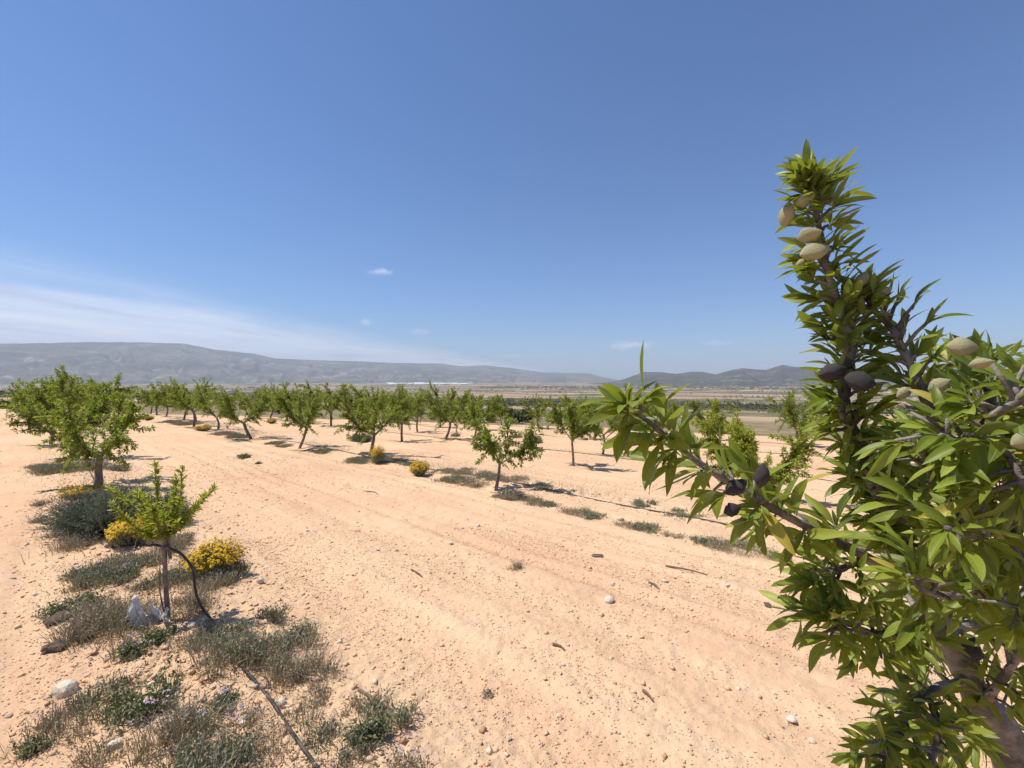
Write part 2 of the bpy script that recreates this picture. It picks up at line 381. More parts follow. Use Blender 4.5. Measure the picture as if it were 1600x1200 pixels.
# ------------------------------------------------------------------ ground sheet
az = np.concatenate([np.arange(-180, -56, 4.0), np.arange(-56, 56.01, .28), np.arange(60, 180, 4.0)])
rr = np.concatenate([[.15, .5, .9], np.geomspace(1.2, 60, 470), np.geomspace(60.8, 1500, 300)[1:], np.geomspace(1500, 12000, 45)[1:]])
A, RR = np.meshgrid(np.radians(az), rr, indexing='ij')
X = np.sin(A) * RR; Y = np.cos(A) * RR
Z = ground_h(X.ravel(), Y.ravel())
na, nr = X.shape
V = np.column_stack([X.ravel(), Y.ravel(), Z]); V = np.vstack([V, [[0, 0, H(0, 0)]]])
i, j = np.meshgrid(np.arange(na), np.arange(nr - 1), indexing='ij'); i2 = (i + 1) % na
quads = np.stack([i * nr + j, i * nr + j + 1, i2 * nr + j + 1, i2 * nr + j], -1).reshape(-1, 4)
ii = np.arange(na); cen = np.stack([np.full(na, na * nr), ii * nr, ((ii + 1) % na) * nr], -1)
me = mesh_np('ground', V, np.vstack([np.stack([quads[:, 0], quads[:, 1], quads[:, 2]], -1), np.stack([quads[:, 0], quads[:, 2], quads[:, 3]], -1), cen[:, [0, 2, 1]][:, ::-1]]))
smooth(me)
fm = field_mask(V[:, 0], V[:, 1]); d_, k_ = row_dist(V[:, 0], V[:, 1])
fattr(me, 'field', fm)
fattr(me, 'strip', np.exp(-(d_ / np.where(d_ < 0, .5, .8)) ** 2) * np.clip(.7 + .9 * fbm(V[:, 0] * .8, V[:, 1] * .8, 71, 2), 0, 1))
edge_y = np.interp(V[:, 0], fe[:, 0], fe[:, 1]); fattr(me, 'scrub', sstep(75, 35, V[:, 1] - edge_y))
g = link('ground', me, M_ground); tag(g, 'pale orange ploughed soil falling away to a tan valley of fields', 'ground', kind='structure')

# ------------------------------------------------------------------ mountains
def ridge(name, prof, r0, rR, rB, base, m, seed, namp, daz, label, azl):
    us = np.array([p[0] for p in prof], float); vsx = np.array([p[1] for p in prof], float)
    azs = np.radians(np.arange(azl[0], azl[1], daz)); U = np.clip(np.tan(np.clip(azs, -1.3, 1.3)), -3.5, 3.5) * 700 + 800
    vv = np.interp(U, us, vsx); vv = np.where((azs < -.95) | (azs > .95), np.interp(np.clip(U, us[0], us[-1]), us, vsx), vv)
    rs = np.concatenate([np.linspace(r0, rR, 90), np.linspace(rR, rB, 22)[1:]])
    A, RR = np.meshgrid(azs, rs, indexing='ij')
    ca = np.maximum(np.cos(A), .55)
    zr = CAM_H + (592 - vv)[:, None] / 700 * rR * ca
    s = np.clip((RR - r0) / (rR - r0), 0, 1); back = np.clip((RR - rR) / (rB - rR), 0, 1)
    X = np.sin(A) * RR; Y = np.cos(A) * RR
    lat = A * rR / 300
    spur = 1 - np.abs(fbm(lat + fbm(lat * .7, RR / 900, seed + 3, 2) * .8, RR / 2600, seed, 4, .55)) * 2.2
    sh = s ** 1.7 * .55 + sstep(.15, 1, s) * .45
    z = base + (zr - base) * sh * (1 - .8 * sstep(0, 1, back))
    z = z + namp * (zr - base) * (spur - .55) * 4 * s * (1 - s) * (1 - back) * .5
    z = z + (zr - base) * .02 * fbm(X / 140, Y / 140, seed + 9, 3) * sstep(0, .2, s)
    lim = CAM_H + (zr - CAM_H) * RR / rR
    z = np.where(back <= 0, np.minimum(z, lim + (rR - RR) * 0), z)
    na, nr = X.shape; V = np.column_stack([X.ravel(), Y.ravel(), z.ravel()])
    i, j = np.meshgrid(np.arange(na - 1), np.arange(nr - 1), indexing='ij')
    q = np.stack([i * nr + j, i * nr + j + 1, (i + 1) * nr + j + 1, (i + 1) * nr + j], -1).reshape(-1, 4)[:, ::-1]
    me = mesh_np(name, V, q); smooth(me)
    return tag(link(name, me, m), label, 'mountain', kind='structure')
ridge('mountain_range', [(-900, 560), (-500, 548), (-250, 540), (0, 537), (60, 536), (150, 534), (230, 535), (290, 537), (335, 546), (400, 553), (430, 560), (500, 563), (575, 565), (620, 567), (690, 568), (720, 572), (760, 571), (800, 575), (850, 582), (920, 583), (945, 590), (985, 597), (1050, 602), (1300, 606)],
      4600, 8800, 11500, -56, M_mtn, 11, .24, .16, 'long hazy grey mountain range beyond the valley with pale rock scars', (-74, 22))
ridge('hill_ridge', [(760, 606), (830, 603.5), (870, 601.5), (930, 599), (958, 597), (976, 592), (1006, 581), (1033, 581.5), (1057, 584), (1080, 580.5), (1098, 581), (1118, 585), (1139, 579), (1159, 575), (1186, 577.5), (1197, 578), (1222, 570), (1242, 573), (1300, 578), (1370, 592), (1430, 596), (1500, 592), (1600, 588), (1900, 580), (2600, 584)],
      2500, 4300, 5600, -56, M_hill, 23, .26, .11, 'darker wooded hills on the near side of the long range', (-4, 74))

# ------------------------------------------------------------------ leaves in bulk (folded diamonds)
def leaf_verts(P, D, Nn, L, W, fold=.35):
    D = D / (np.linalg.norm(D, axis=1)[:, None] + 1e-9)
    S = np.cross(D, Nn); S /= np.linalg.norm(S, axis=1)[:, None] + 1e-9; Nn = np.cross(S, D)
    L = L[:, None]; W = W[:, None]
    a = P; t = P + D * L; mL = P + D * L * .45 + S * W * .5 + Nn * W * fold; mR = P + D * L * .45 - S * W * .5 + Nn * W * fold
    V = np.stack([a, mL, t, mR], 1).reshape(-1, 3)
    k = np.arange(len(P)) * 4
    Fc = np.concatenate([np.stack([k, k + 2, k + 1], 1), np.stack([k, k + 3, k + 2], 1)])
    return V, Fc
def unit(a): return a / (np.linalg.norm(a, axis=-1, keepdims=True) + 1e-9)

def build_tree(seed, h=2.2, spread=1.0, lean=(0, 0), trunk_h=.6, trunk_r=.045, nlimb=4, nshoot=70, per=75, leafL=.075, up=.9, low=0.0):
    """returns trunk mesh parts, list of limb tubes, crown arrays"""
    g = np.random.default_rng(seed)
    top = np.array([lean[0], lean[1], trunk_h])
    mid = top * .5 + np.append(g.normal(0, .025, 2), 0)
    tp = catmull([(0, 0, -.12), (0, 0, 0), mid, top], 4)
    trunk = tube(tp, np.linspace(trunk_r * 1.25, trunk_r * .85, len(tp)), 8, .05, seed)
    limbs = []; shoots = []
    a0 = g.uniform(0, 6.28)
    for i in range(nlimb):
        a = a0 + 6.28 * i / nlimb + g.normal(0, .3)
        rad = spread * g.uniform(.6, .95); hz = (h - trunk_h) * g.uniform(.55, .8)
        e = top + np.array([math.cos(a) * rad, math.sin(a) * rad, hz])
        m = top + np.array([math.cos(a) * rad * .5, math.sin(a) * rad * .5, hz * .33]) + g.normal(0, .04, 3)
        q = catmull([top - (0, 0, .03), m, e], 6)
        limbs.append(tube(q, np.linspace(trunk_r * .62, .008, len(q)), 6, .05, seed + i)); shoots.append((q, 1.0))
    limb_q = [s[0] for s in shoots]
    twigs = []; LP = []; LD = []; LN = []; LL = []; LT = []
    nshoot = int(nshoot * 1.6)
    for s in range(nshoot):
        q = limb_q[g.integers(nlimb)]; f = g.uniform(.12, 1) ** .8; p0 = q[min(int(f * (len(q) - 1)), len(q) - 1)]
        outw = np.array([p0[0] - top[0], p0[1] - top[1], 0]); outw = outw / (np.linalg.norm(outw) + .05)
        d = outw * g.uniform(.2, 1.0) + np.array([0, 0, up * g.uniform(.15, 1.2)]) + g.normal(0, .45, 3)
        if g.random() < .22 + low: d = outw * 1.0 + np.array([0, 0, g.uniform(-.7, .15)]) + g.normal(0, .4, 3)
        d /= np.linalg.norm(d)
        ln = spread * g.uniform(.24, .54) * (1.15 if d[2] > .8 else 1)
        p2 = p0 + d * ln; p1 = p0 + d * ln * .5 + g.normal(0, .04, 3) + (0, 0, .03)
        lim_z = h * g.uniform(.86, 1.06)
        if p2[2] > lim_z: p2[2] = lim_z; p1[2] = min(p1[2], lim_z - .05)
        if p2[2] < .22: p2[2] = .22 + g.uniform(0, .1)
        tq = catmull([p0, p1, p2], 4); twigs.append(tube(tq, np.linspace(.006, .002, len(tq)), 3))
        n = max(8, int(per * 1.25 * ln / (.45 * spread)))
        tt = g.uniform(.05, 1, n); idx = np.clip((tt * (len(tq) - 1)), 0, len(tq) - 1.001); i0 = idx.astype(int); fr = (idx - i0)[:, None]
        P = tq[i0] * (1 - fr) + tq[i0 + 1] * fr
        side = unit(g.normal(0, 1, (n, 3))); D = unit(d[None] * g.uniform(.2, .9, (n, 1)) + side * .9 + np.array([0, 0, -.12]))
        P = P + side * g.uniform(0, .02, (n, 1))
        LP.append(P); LD.append(D); LN.append(unit(g.normal(0, .55, (n, 3)) + np.array([0, 0, 1.]))); LL.append(leafL * g.uniform(.55, 1.15, n))
        LT.append(np.clip(g.normal(.42, .25, n) + (tt > .85) * .25, 0, 1))
    P = np.concatenate(LP); L = np.concatenate(LL)
    V, Fc = leaf_verts(P, np.concatenate(LD), np.concatenate(LN), L, L * g.uniform(.30, .42, len(L)))
    cm = mesh_np('crown', V, Fc); fattr(cm, 'tint', np.repeat(np.concatenate(LT), 4))
    tm = tube_mesh('trunk', [trunk]); lm = [tube_mesh('branch', [l]) for l in limbs]; wm = tube_mesh('twigs', twigs)
    return tm, lm, wm, cm
def tree_thing(spec, loc, label, group=None, leafm=None, rz=0.0, s=1.0, name='almond_tree'):
    tm, lm, wm, cm = spec
    o = empty(name, loc, rz, s); tag(o, label, 'tree', group)
    link('trunk', tm, M_bark, o)
    for l in lm: link('branch', l, M_bark, o)
    c = link('crown', cm, leafm or M_leafm, o); tag(c, kind='stuff')
    tag(link('twigs', wm, M_bark, c), kind='stuff')
    return o

# ------------------------------------------------------------------ orchard trees
NEAR = [  # u, v(base), height m, spread, lean, label, kwargs
    (155, 757, 1.78, .98, (.02, 0), 'leafy almond tree with bare straight trunk behind the grey-green shrub', dict(trunk_h=.52, trunk_r=.055, nshoot=60, low=.16)),
    (116, 716, 2.4, 1.08, (.0, 0), 'taller almond tree right behind the one with the bare straight trunk', dict(nshoot=95)),
    (80, 694, 2.3, 1.0, (-.05, 0), 'broad almond tree third along the row of the bare straight trunk', dict(nshoot=90)),
    (46, 672, 2.4, .95, (0, 0), 'almond tree fourth along the row of the bare straight trunk', dict(nshoot=85)),
    (775, 766, 1.58, .78, (.07, 0), 'low open almond tree with thin pale trunk next to the yellow dome bush', dict(trunk_h=.52, trunk_r=.03, nshoot=46, per=62, up=.7, low=.12)),
    (578, 712, 2.4, 1.2, (.12, .05), 'almond tree with a yellow flowering bush at its trunk foot', dict(trunk_h=.62, trunk_r=.05, nshoot=85)),
    (468, 701, 2.45, 1.0, (.22, .05), 'slim almond tree with a curved trunk leaning away from its foot', dict(trunk_h=.72, trunk_r=.045, nshoot=75, up=1.3)),
    (392, 686, 2.6, 1.25, (-.30, 0), 'round almond tree on a slanting dark trunk', dict(trunk_h=.68, trunk_r=.06, nshoot=90)),
    (341, 671, 2.85, 1.3, (-.10, 0), 'almond tree standing beside a low yellow bush between slanting and upright neighbours', dict()),
    (303, 667, 3.3, 1.4, (0, 0), 'tall almond tree with thick upright trunk past the low yellow bush', dict(trunk_h=.9, trunk_r=.06)),
    (896, 728, 2.05, .95, (-.05, 0), 'almond tree on a thin bent trunk standing alone over the second drip line', dict(trunk_h=.75, trunk_r=.032, nshoot=62, up=1.1)),
    (628, 690, 2.5, 1.15, (0, 0), 'almond tree on a dark straight trunk behind the one with the flowering foot', dict(trunk_h=.75)),
    (652, 675, 2.75, 1.25, (0, 0), 'far almond tree on a short dark trunk along the dark trunked one', dict(trunk_h=.8)),
    (942, 710, 1.95, .95, (.03, 0), 'almond tree with low side twigs behind the thin bent one', dict(trunk_h=.7, trunk_r=.035, nshoot=60)),
    (1175, 772, 1.85, .98, (0, 0), 'pale yellowish green bushy young almond tree leafy to the ground', dict(trunk_h=.22, trunk_r=.03, nshoot=115, per=85, low=.15, up=1.0)),
    (738, 694, 2.25, 1.1, (.18, 0), 'almond tree on a slanting trunk behind the low open one', dict(trunk_h=.75, trunk_r=.035)),
]
occupied = []
for q, (u, v, h, sp, lean, lab, kw) in enumerate(NEAR):
    p = gp(u, v); k = dict(trunk_h=.65, trunk_r=.05, nlimb=4, nshoot=80, per=75); k.update(kw)
    spec = build_tree(100 + q, h, sp, lean, **k)
    tree_thing(spec, p, lab, 'young almond trees of the orchard', M_leafy if 'yellowish' in lab else None)
    occupied.append((p.x, p.y))
variants = [build_tree(300 + q, [2.3, 2.15, 2.45, 2.2, 2.35, 2.05][q], [1.15, 1.05, 1.2, 1.1, 1.25, 1.0][q], (random.uniform(-.2, .2), random.uniform(-.1, .1)), .68, .05, 5, 85, 62, .085) for q in range(6)]
cnt = 0
for k in range(-1, 12):
    n = ROW0 + k * ROWW; t = -20 + random.uniform(0, 4)
    while t < 88:
        t += random.uniform(3.7, 4.7)
        x = DX * t + NX * n + random.gauss(0, .12); y = DY * t + NY * n + random.gauss(0, .12)
        if y < 9 or field_mask(np.array([x]), np.array([y + 1.0]))[0] < .9: continue
        if any((x - a) ** 2 + (y - c) ** 2 < 2.3 ** 2 for a, c in occupied): continue
        U = x / y * 700 + 800
        if k == -1 or U < -60 or U > 1700: continue
        if k == 0 and t < 17: continue
        if k == 1 and t < 26: continue
        if k == 2 and t < 14: continue
        if k == 3 and t < 8: continue
        if random.random() < .05: continue
        occupied.append((x, y)); cnt += 1
        lab = ['almond tree in the far part of the row behind the tall leafy pair', 'almond tree at the far end of the row with the flowering trunk foot', 'almond tree in the far part of the row with the thin bent trunk'][k] if k < 3 else 'almond tree in the back rows near the orchard edge'
        tree_thing(variants[cnt % 6], (x, y, H(x, y)), lab, 'far almond trees, row %d' % (min(k, 3) + 1), rz=random.uniform(0, 6.28), s=random.uniform(1.08, 1.38) if k < 3 else random.uniform(.92, 1.22))

# sapling beside the hose
SAP = gp(262, 967)
g = np.random.default_rng(5)
sap = empty('almond_sapling', SAP); tag(sap, 'small bright green almond sapling on a thin straight stem by the arched hose', 'sapling')
tp = catmull([(0, 0, -.1), (0, 0, 0), (-.012, 0, .3), (-.022, 0, .62)], 5)
link('trunk', tube_mesh('trunk', [tube(tp, np.linspace(.0175, .013, len(tp)), 8, .09, 3)]), M_bark, sap)
tp2 = catmull([(.012, .012, .42), (.004, .01, .55), (.0, .0, .68)], 4)
link('branch', tube_mesh('branch', [tube(tp2, np.linspace(.01, .012, len(tp2)), 6)]), M_bark, sap)
tp3 = catmull([(.0, -.01, -.03), (-.045, -.01, .2), (-.05, 0, .4)], 4)
link('branch', tube_mesh('branch', [tube(tp3, np.linspace(.006, .003, len(tp3)), 5)]), M_bark, sap)
sh = [((-.02, 0, .6), (-.06, 0, .8), (-.10, .02, 1.10)), ((-.02, 0, .62), (.02, .05, .8), (.01, .08, .98)), ((-.02, 0, .6), (.08, 0, .78), (.13, -.02, 1.08)), ((-.02, 0, .58), (.12, .03, .70), (.33, .02, .93)),
      ((-.02, 0, .58), (-.2, .02, .74), (-.42, .02, .92)), ((-.02, 0, .56), (-.14, -.1, .68), (-.27, -.14, .86)), ((-.02, 0, .6), (.03, -.12, .72), (.06, -.2, .86)), ((-.02, 0, .6), (-.05, .12, .74), (-.1, .2, .92)),
      ((-.02, 0, .54), (.06, -.03, .62), (.12, -.05, .7)), ((-.02, 0, .6), (-.1, -.02, .72), (-.18, -.05, .90)), ((-.02, 0, .6), (.1, .08, .72), (.2, .12, .84)), ((-.02, 0, .56), (-.08, -.06, .6), (-.12, -.1, .68)), ((-.02, 0, .58), (-.16, .1, .7), (-.3, .16, .84))]
LP, LD, LN, LL, LT, tw = [], [], [], [], [], []
for q in range(8):
    a = g.uniform(0, 6.28); rr_ = g.uniform(.08, .24); e = (-.03 + math.cos(a) * rr_ * 1.2, math.sin(a) * rr_, .74 + g.uniform(0, .16)); sh.append(((-.02, 0, .58), (e[0] * .5, e[1] * .5, .64), e))
for a, m, e in sh:
    q = catmull([a, m, e], 8); tw.append(tube(q, np.linspace(.007, .0025, len(q)), 5)); d = q[-1] - q[-4]; d /= np.linalg.norm(d); n = int(125 * np.linalg.norm(np.array(e) - np.array(a)) / .4) + 30
    tt = g.uniform(.12, 1, n); ix = np.clip(tt * (len(q) - 1), 0, len(q) - 1.001); i0 = ix.astype(int); fr = (ix - i0)[:, None]
    side = unit(g.normal(0, 1, (n, 3))); LP.append(q[i0] * (1 - fr) + q[i0 + 1] * fr); LD.append(unit(d * .75 + side * .9)); LN.append(unit(g.normal(0, .4, (n, 3)) + (0, 0, 1))); LL.append(.053 * g.uniform(.5, 1.2, n)); LT.append(np.clip(g.normal(.45, .25, n), 0, 1))
L = np.concatenate(LL); Vv, Fc = leaf_verts(np.concatenate(LP), np.concatenate(LD), np.concatenate(LN), L, L * .27)
cm = mesh_np('crown', Vv, Fc); fattr(cm, 'tint', np.repeat(np.concatenate(LT), 4))
cr = tag(link('crown', cm, M_leafy, sap), kind='stuff')
tag(link('twigs', tube_mesh('twigs', tw), M_bark, cr), kind='stuff')

# ------------------------------------------------------------------ near almond tree
tree = empty('almond_tree', (1.12, .9, H(1.12, .9)))
tag(tree, 'close almond tree with glossy leaves, pale green almonds and black dried hulls', 'tree')
tinv = tree.location.copy()
def loc(p): return np.array(p) - np.array(tinv)
def px(l): return [loc(at(u, v, t)) for (u, v, t) in l]
BR = {
 'T': ([(1577, 1177, .86), (1533, 1100, .85), (1500, 1033, .84), (1473, 987, .83), (1433, 910, .82)], .037, .022),
 'A': ([(1433, 910, .82), (1413, 850, .80), (1395, 819, .78), (1380, 780, .77), (1365, 750, .76), (1350, 708, .75), (1333, 675, .74), (1321, 642, .73), (1320, 597, .72), (1328, 545, .71), (1312, 480, .70), (1292, 420, .70), (1278, 345, .70), (1269, 305, .70), (1260, 270, .69)], .0155, .0022),
 'B': ([(1430, 905, .82), (1353, 870, .76), (1310, 847, .73), (1240, 812, .70), (1200, 790, .68), (1150, 760, .66), (1095, 725, .65), (1050, 690, .64), (1020, 664, .63), (994, 645, .62), (978, 630, .615)], .0085, .0022),
 'D': ([(1433, 910, .82), (1465, 840, .74), (1500, 770, .66), (1535, 700, .58), (1550, 662, .57), (1545, 615, .63), (1536, 585, .68), (1530, 562, .70)], .012, .003),
 'C': ([(1500, 770, .66), (1470, 690, .66), (1445, 620, .66), (1415, 555, .67), (1395, 516, .68), (1365, 483, .69), (1348, 455, .69)], .008, .003),
 'E': ([(1473, 987, .83), (1540, 900, .72), (1580, 820, .62), (1610, 740, .56), (1630, 650, .55), (1640, 570, .55)], .012, .003),
 'F': ([(1473, 987, .83), (1420, 992, .76), (1367, 990, .72), (1320, 985, .70), (1290, 965, .69)], .009, .003),
 'G': ([(1515, 1060, .84), (1450, 1082, .76), (1415, 1120, .72), (1390, 1165, .70), (1380, 1200, .69)], .008, .003),
 'G2': ([(1450, 1082, .76), (1465, 1140, .70), (1455, 1200, .66)], .006, .003),
 'H': ([(1353, 870, .76), (1318, 888, .74), (1290, 900, .73), (1270, 915, .72)], .006, .003),
 'J': ([(1433, 910, .82), (1490, 890, .75), (1520, 840, .68), (1530, 790, .64)], .007, .003),
 'K': ([(1533, 1100, .85), (1575, 1050, .76), (1615, 980, .68)], .009, .003),
 'L': ([(1395, 819, .78), (1430, 740, .88), (1450, 660, .95), (1462, 590, 1.0)], .009, .003),
 'M': ([(1473, 987, .83), (1560, 960, .98), (1660, 890, 1.15), (1700, 760, 1.2)], .012, .003),
 'O': ([(1480, 990, .83), (1440, 960, .9), (1400, 900, .98), (1385, 840, 1.02)], .009, .003),
 'S': ([(1535, 700, .58), (1500, 690, .55), (1470, 680, .54)], .005, .003),
 'V': ([(1580, 820, .62), (1530, 835, .54), (1480, 825, .50)], .006, .003),
 'W': ([(1540, 900, .72), (1500, 930, .62), (1452, 925, .58), (1420, 900, .56)], .007, .003),
 'X': ([(1580, 820, .62), (1605, 900, .55), (1585, 985, .52)], .006, .003),
 'Z': ([(1550, 662, .57), (1582, 720, .50), (1602, 770, .48)], .005, .003),
 'N': ([(1395, 819, .78), (1440, 800, .70), (1455, 750, .64), (1440, 700, .62)], .006, .003),
 'P1': ([(1515, 1060, .84), (1470, 1020, .92), (1425, 1050, .98), (1395, 1110, 1.0), (1385, 1170, 1.0)], .008, .003),
 'P2': ([(1545, 1125, .85), (1585, 1110, .90), (1640, 1060, .95)], .008, .003),
 'P3': ([(1473, 987, .83), (1510, 940, .92), (1570, 930, 1.0), (1600, 860, 1.05)], .008, .003),
 'P4': ([(1560, 1150, .85), (1480, 1160, .90), (1430, 1190, .92)], .007, .003),
 'U': ([(1550, 650, .54), (1585, 630, .5), (1610, 600, .5)], .005, .003),
}
# branch: (leaf start fraction, spurs, leaves per spur, length m, [tip tuft])
LF = {'A': (.04, 92, 8, .054), 'B': (.16, 36, 5, .076), 'D': (.12, 32, 6, .054), 'C': (.2, 24, 6, .047), 'E': (.15, 34, 6, .052), 'F': (.12, 22, 7, .055), 'G': (.1, 20, 7, .053),
      'G2': (.1, 11, 6, .053), 'H': (.1, 13, 7, .050), 'J': (.1, 16, 6, .053), 'K': (.1, 14, 6, .053), 'L': (.15, 24, 6, .053), 'M': (.1, 22, 6, .058), 'O': (.1, 22, 7, .054),
      'S': (.2, 7, 6, .058), 'U': (.2, 9, 6, .053), 'V': (.15, 11, 6, .055), 'W': (.15, 14, 6, .054), 'X': (.15, 12, 6, .053), 'Z': (.15, 10, 6, .053), 'N': (.15, 14, 6, .053), 'P1': (.12, 20, 7, .056), 'P2': (.12, 12, 6, .056), 'P3': (.12, 18, 6, .056), 'P4': (.15, 13, 7, .054)}
curves = {}
nb = 0
base_pts = [np.array((0, 0, -.1)), np.array((0, 0, .02)), np.array((-.02, .0, .45))]
for key, (pts, r0, r1) in BR.items():
    P = px(pts)
    if key == 'T': P = base_pts + P
    q = catmull(P, 6); curves[key] = q
    n = len(q); rad = np.linspace(r0, r1, n) if key != 'T' else np.concatenate([np.linspace(.036, .027, 18), np.linspace(.027, .017, n - 18)])
    gg = np.random.default_rng(nb); rad = rad * (1 + .10 * np.sin(np.arange(n) * 1.9 + nb) * (r0 < .03)) * (1 + .05 * gg.normal(size=n))
    me = tube_mesh('trunk' if key == 'T' else 'branch', [tube(q, rad, 14 if key == 'T' else 9, .05, nb)])
    BR[key] = link('trunk' if key == 'T' else 'branch', me, M_barkn, tree); nb += 1
# leaf blades: eight shapes shared by all leaves
def leaf_shape(seed):
    g = np.random.default_rng(seed); ns = 9
    s = np.linspace(0, 1, ns); w = .5 * .225 * np.clip(np.sin(np.pi * np.clip((s - .07) / .93, 0, 1) ** .95), 0, 1) ** .72
    w[:2] = (.008, .012 if s[1] < .08 else w[1])
    bend = g.uniform(-.08, .38); tw = g.uniform(-.95, .95); fold = g.uniform(.12, .6); side = g.uniform(-.07, .07); wav = g.uniform(0, .014)
    V = []; UV = []
    for a, ww in zip(s, w):
        c = np.array([side * math.sin(a * 3), a, -bend * a * a + .03 * math.sin(a * 3)]); th = tw * (a - .3)
        for e, f in ((-1, 1), (-.5, .42), (0, 0), (.5, .42), (1, 1)):
            o = np.array([e * ww * math.cos(th), 0, e * ww * math.sin(th) + fold * ww * f + wav * math.sin(a * 9 + e * 2) * abs(e)])
            V.append(c + o); UV.append((.5 + e * .5, a))
    Fs = [(i * 5 + j, i * 5 + j + 1, (i + 1) * 5 + j + 1, (i + 1) * 5 + j) for i in range(ns - 1) for j in range(4)]
    return np.array(V), np.array(Fs), np.array(UV)
shapes = [leaf_shape(50 + q) for q in range(14)]
def add_uv(me, UV):
    l = me.uv_layers.new(name='uv'); idx = np.zeros(len(me.loops), np.int32); me.loops.foreach_get('vertex_index', idx); l.data.foreach_set('uv', UV[idx].astype(np.float32).ravel())
leaf_me = []
for V, Fs, UV in shapes:
    me = mesh_np('leaf', V, Fs); smooth(me); add_uv(me, UV); me.materials.append(M_leafo); leaf_me.append(me)
leaves = []; spurs = []
g = np.random.default_rng(21)
for key, (f0, ns, per, ll) in LF.items():
    q = curves[key]; n = len(q)
    ns = int(ns * 1.55) if key != 'B' else int(ns * 1.25); ll = ll * .9
    for s in range(ns):
        f = f0 + (1 - f0) * (s + g.uniform(-.3, .3)) / max(ns - 1, 1); f = min(max(f, 0), 1)
        ix = min(f * (n - 1), n - 1.001); i0 = int(ix); p = q[i0] * (1 - ix + i0) + q[i0 + 1] * (ix - i0)
        d = unit(q[min(i0 + 2, n - 1)] - q[max(i0 - 1, 0)]); tip = f > .93
        a0 = s * 2.4 + g.uniform(-.4, .4)
        ref = unit(np.cross(d, (.3, .2, 1.))); rf2 = np.cross(d, ref)
        spur = math.cos(a0) * ref + math.sin(a0) * rf2
        sl = 0.0 if tip else g.uniform(.0, .055) * (1 if key != 'B' else .6) * (1 - .5 * f * (key == 'A')); sd = unit(spur + d * .6 + np.array([0, 0, .15])); st = p + sd * sl
        if sl > .012: spurs.append(tube([p, p + sd * sl * .5 + np.array([0, 0, .003]), st], [.0032, .0026, .0018], 5))
        if g.random() < .10 and not tip: continue
        for j in range(max(2, per + g.integers(-3, 4)) + (0 if key == 'B' else 4 if tip else 0)):
            a = a0 + g.normal(0, .9) if not tip else g.uniform(0, 6.28)
            side = math.cos(a) * ref + math.sin(a) * rf2
            fw = g.uniform(.25, .95) if not tip else g.uniform(.6, 1.8)
            D = unit(side * g.uniform(.7, 1.0) + d * fw + np.array([0, 0, -.12]) + g.normal(0, .46, 3))
            Nn = unit(np.array([-.25, -.1, 1.]) + g.normal(0, .62, 3) + d * .3)
            if sl > .02: D = unit(D + sd * .5)
            pp = p + sd * sl * g.uniform(.55, 1.0) + side * .004
            leaves.append((key, pp, D, Nn, ll * g.uniform(.4, 1.3) * (.78 if tip else 1), g.integers(14)))
tag(link('spurs', tube_mesh('spurs', spurs), M_barkn, tree), kind='stuff')
def frame(D, Nn):
    D = unit(D); S = unit(np.cross(D, Nn)); N2 = np.cross(S, D); return S, D, N2
score = []
for (key, p, D, Nn, L, q) in leaves:
    w = p + np.array(tinv) + D * L * .5; t = w[1]; u = w[0] / t * 700 + 800; v = 592 - (w[2] - CAM_H) / t * 700
    S, D2, N2 = frame(D, Nn); view = unit(w - np.array([0, 0, CAM_H]))
    vis = (0 < u < 1590) and (0 < v < 1195)
    score.append((L / t) ** 2 * (abs(N2.dot(view)) + .25) / (1 + 2.5 * max(t - .5, 0)) if vis else 0)
order = np.argsort(score)[::-1]
bigset = set(order[:300].tolist())
MV, MF, MU, MT, off = [], [], [], [], 0
for i, (key, p, D, Nn, L, q) in enumerate(leaves):
    S, D2, N2 = frame(D, Nn)
    if i in bigset:
        o = bpy.data.objects.new('leaf', leaf_me[q]); COL.objects.link(o); o.parent = BR[key]
        o.matrix_local = Matrix(((S[0] * L, D2[0] * L, N2[0] * L, p[0]), (S[1] * L, D2[1] * L, N2[1] * L, p[1]), (S[2] * L, D2[2] * L, N2[2] * L, p[2]), (0, 0, 0, 1)))
    else:
        V, Fs, UV = shapes[q]; M3 = np.stack([S, D2, N2], 1) * L
        MV.append(V @ M3.T + p); MF.append(Fs + off); MU.append(UV); MT.append(np.full(len(V), g.random())); off += len(V)
me = mesh_np('foliage', np.concatenate(MV), np.concatenate(MF)); smooth(me); add_uv(me, np.concatenate(MU)); fattr(me, 'tint', np.concatenate(MT))
tag(link('foliage', me, M_leafs, tree), kind='stuff')
# almonds
def almond_mesh(seed, dark):
    g = np.random.default_rng(seed); V = []; Fs = []; nu, nv = 14, 10
    for i in range(nv + 1):
        a = i / nv; z = a - .5; r = .5 * (math.sin(math.pi * a ** 1.12) ** .8) * (.72 - .16 * (a - .5)) if 0 < a < 1 else 0
        for j in range(nu):
            th = 6.2832 * j / nu; seam = 1 + .10 * max(0, math.cos(th)) ** 8
            nz = (1 + (.07 if dark else .025) * g.normal())
            V.append((r * math.cos(th) * seam * nz, r * .78 * math.sin(th) * nz, z + .10 * a ** 7))
    for i in range(nv):
        for j in range(nu): Fs.append((i * nu + j, i * nu + (j + 1) % nu, (i + 1) * nu + (j + 1) % nu, (i + 1) * nu + j))
    me = mesh_np('almond', V, Fs); smooth(me); return me
AM = [almond_mesh(1, False), almond_mesh(2, False)]; AD = [almond_mesh(3, True), almond_mesh(4, True)]
for m_ in AM: m_.materials.append(M_hull)
for m_ in AD: m_.materials.append(M_hulld)
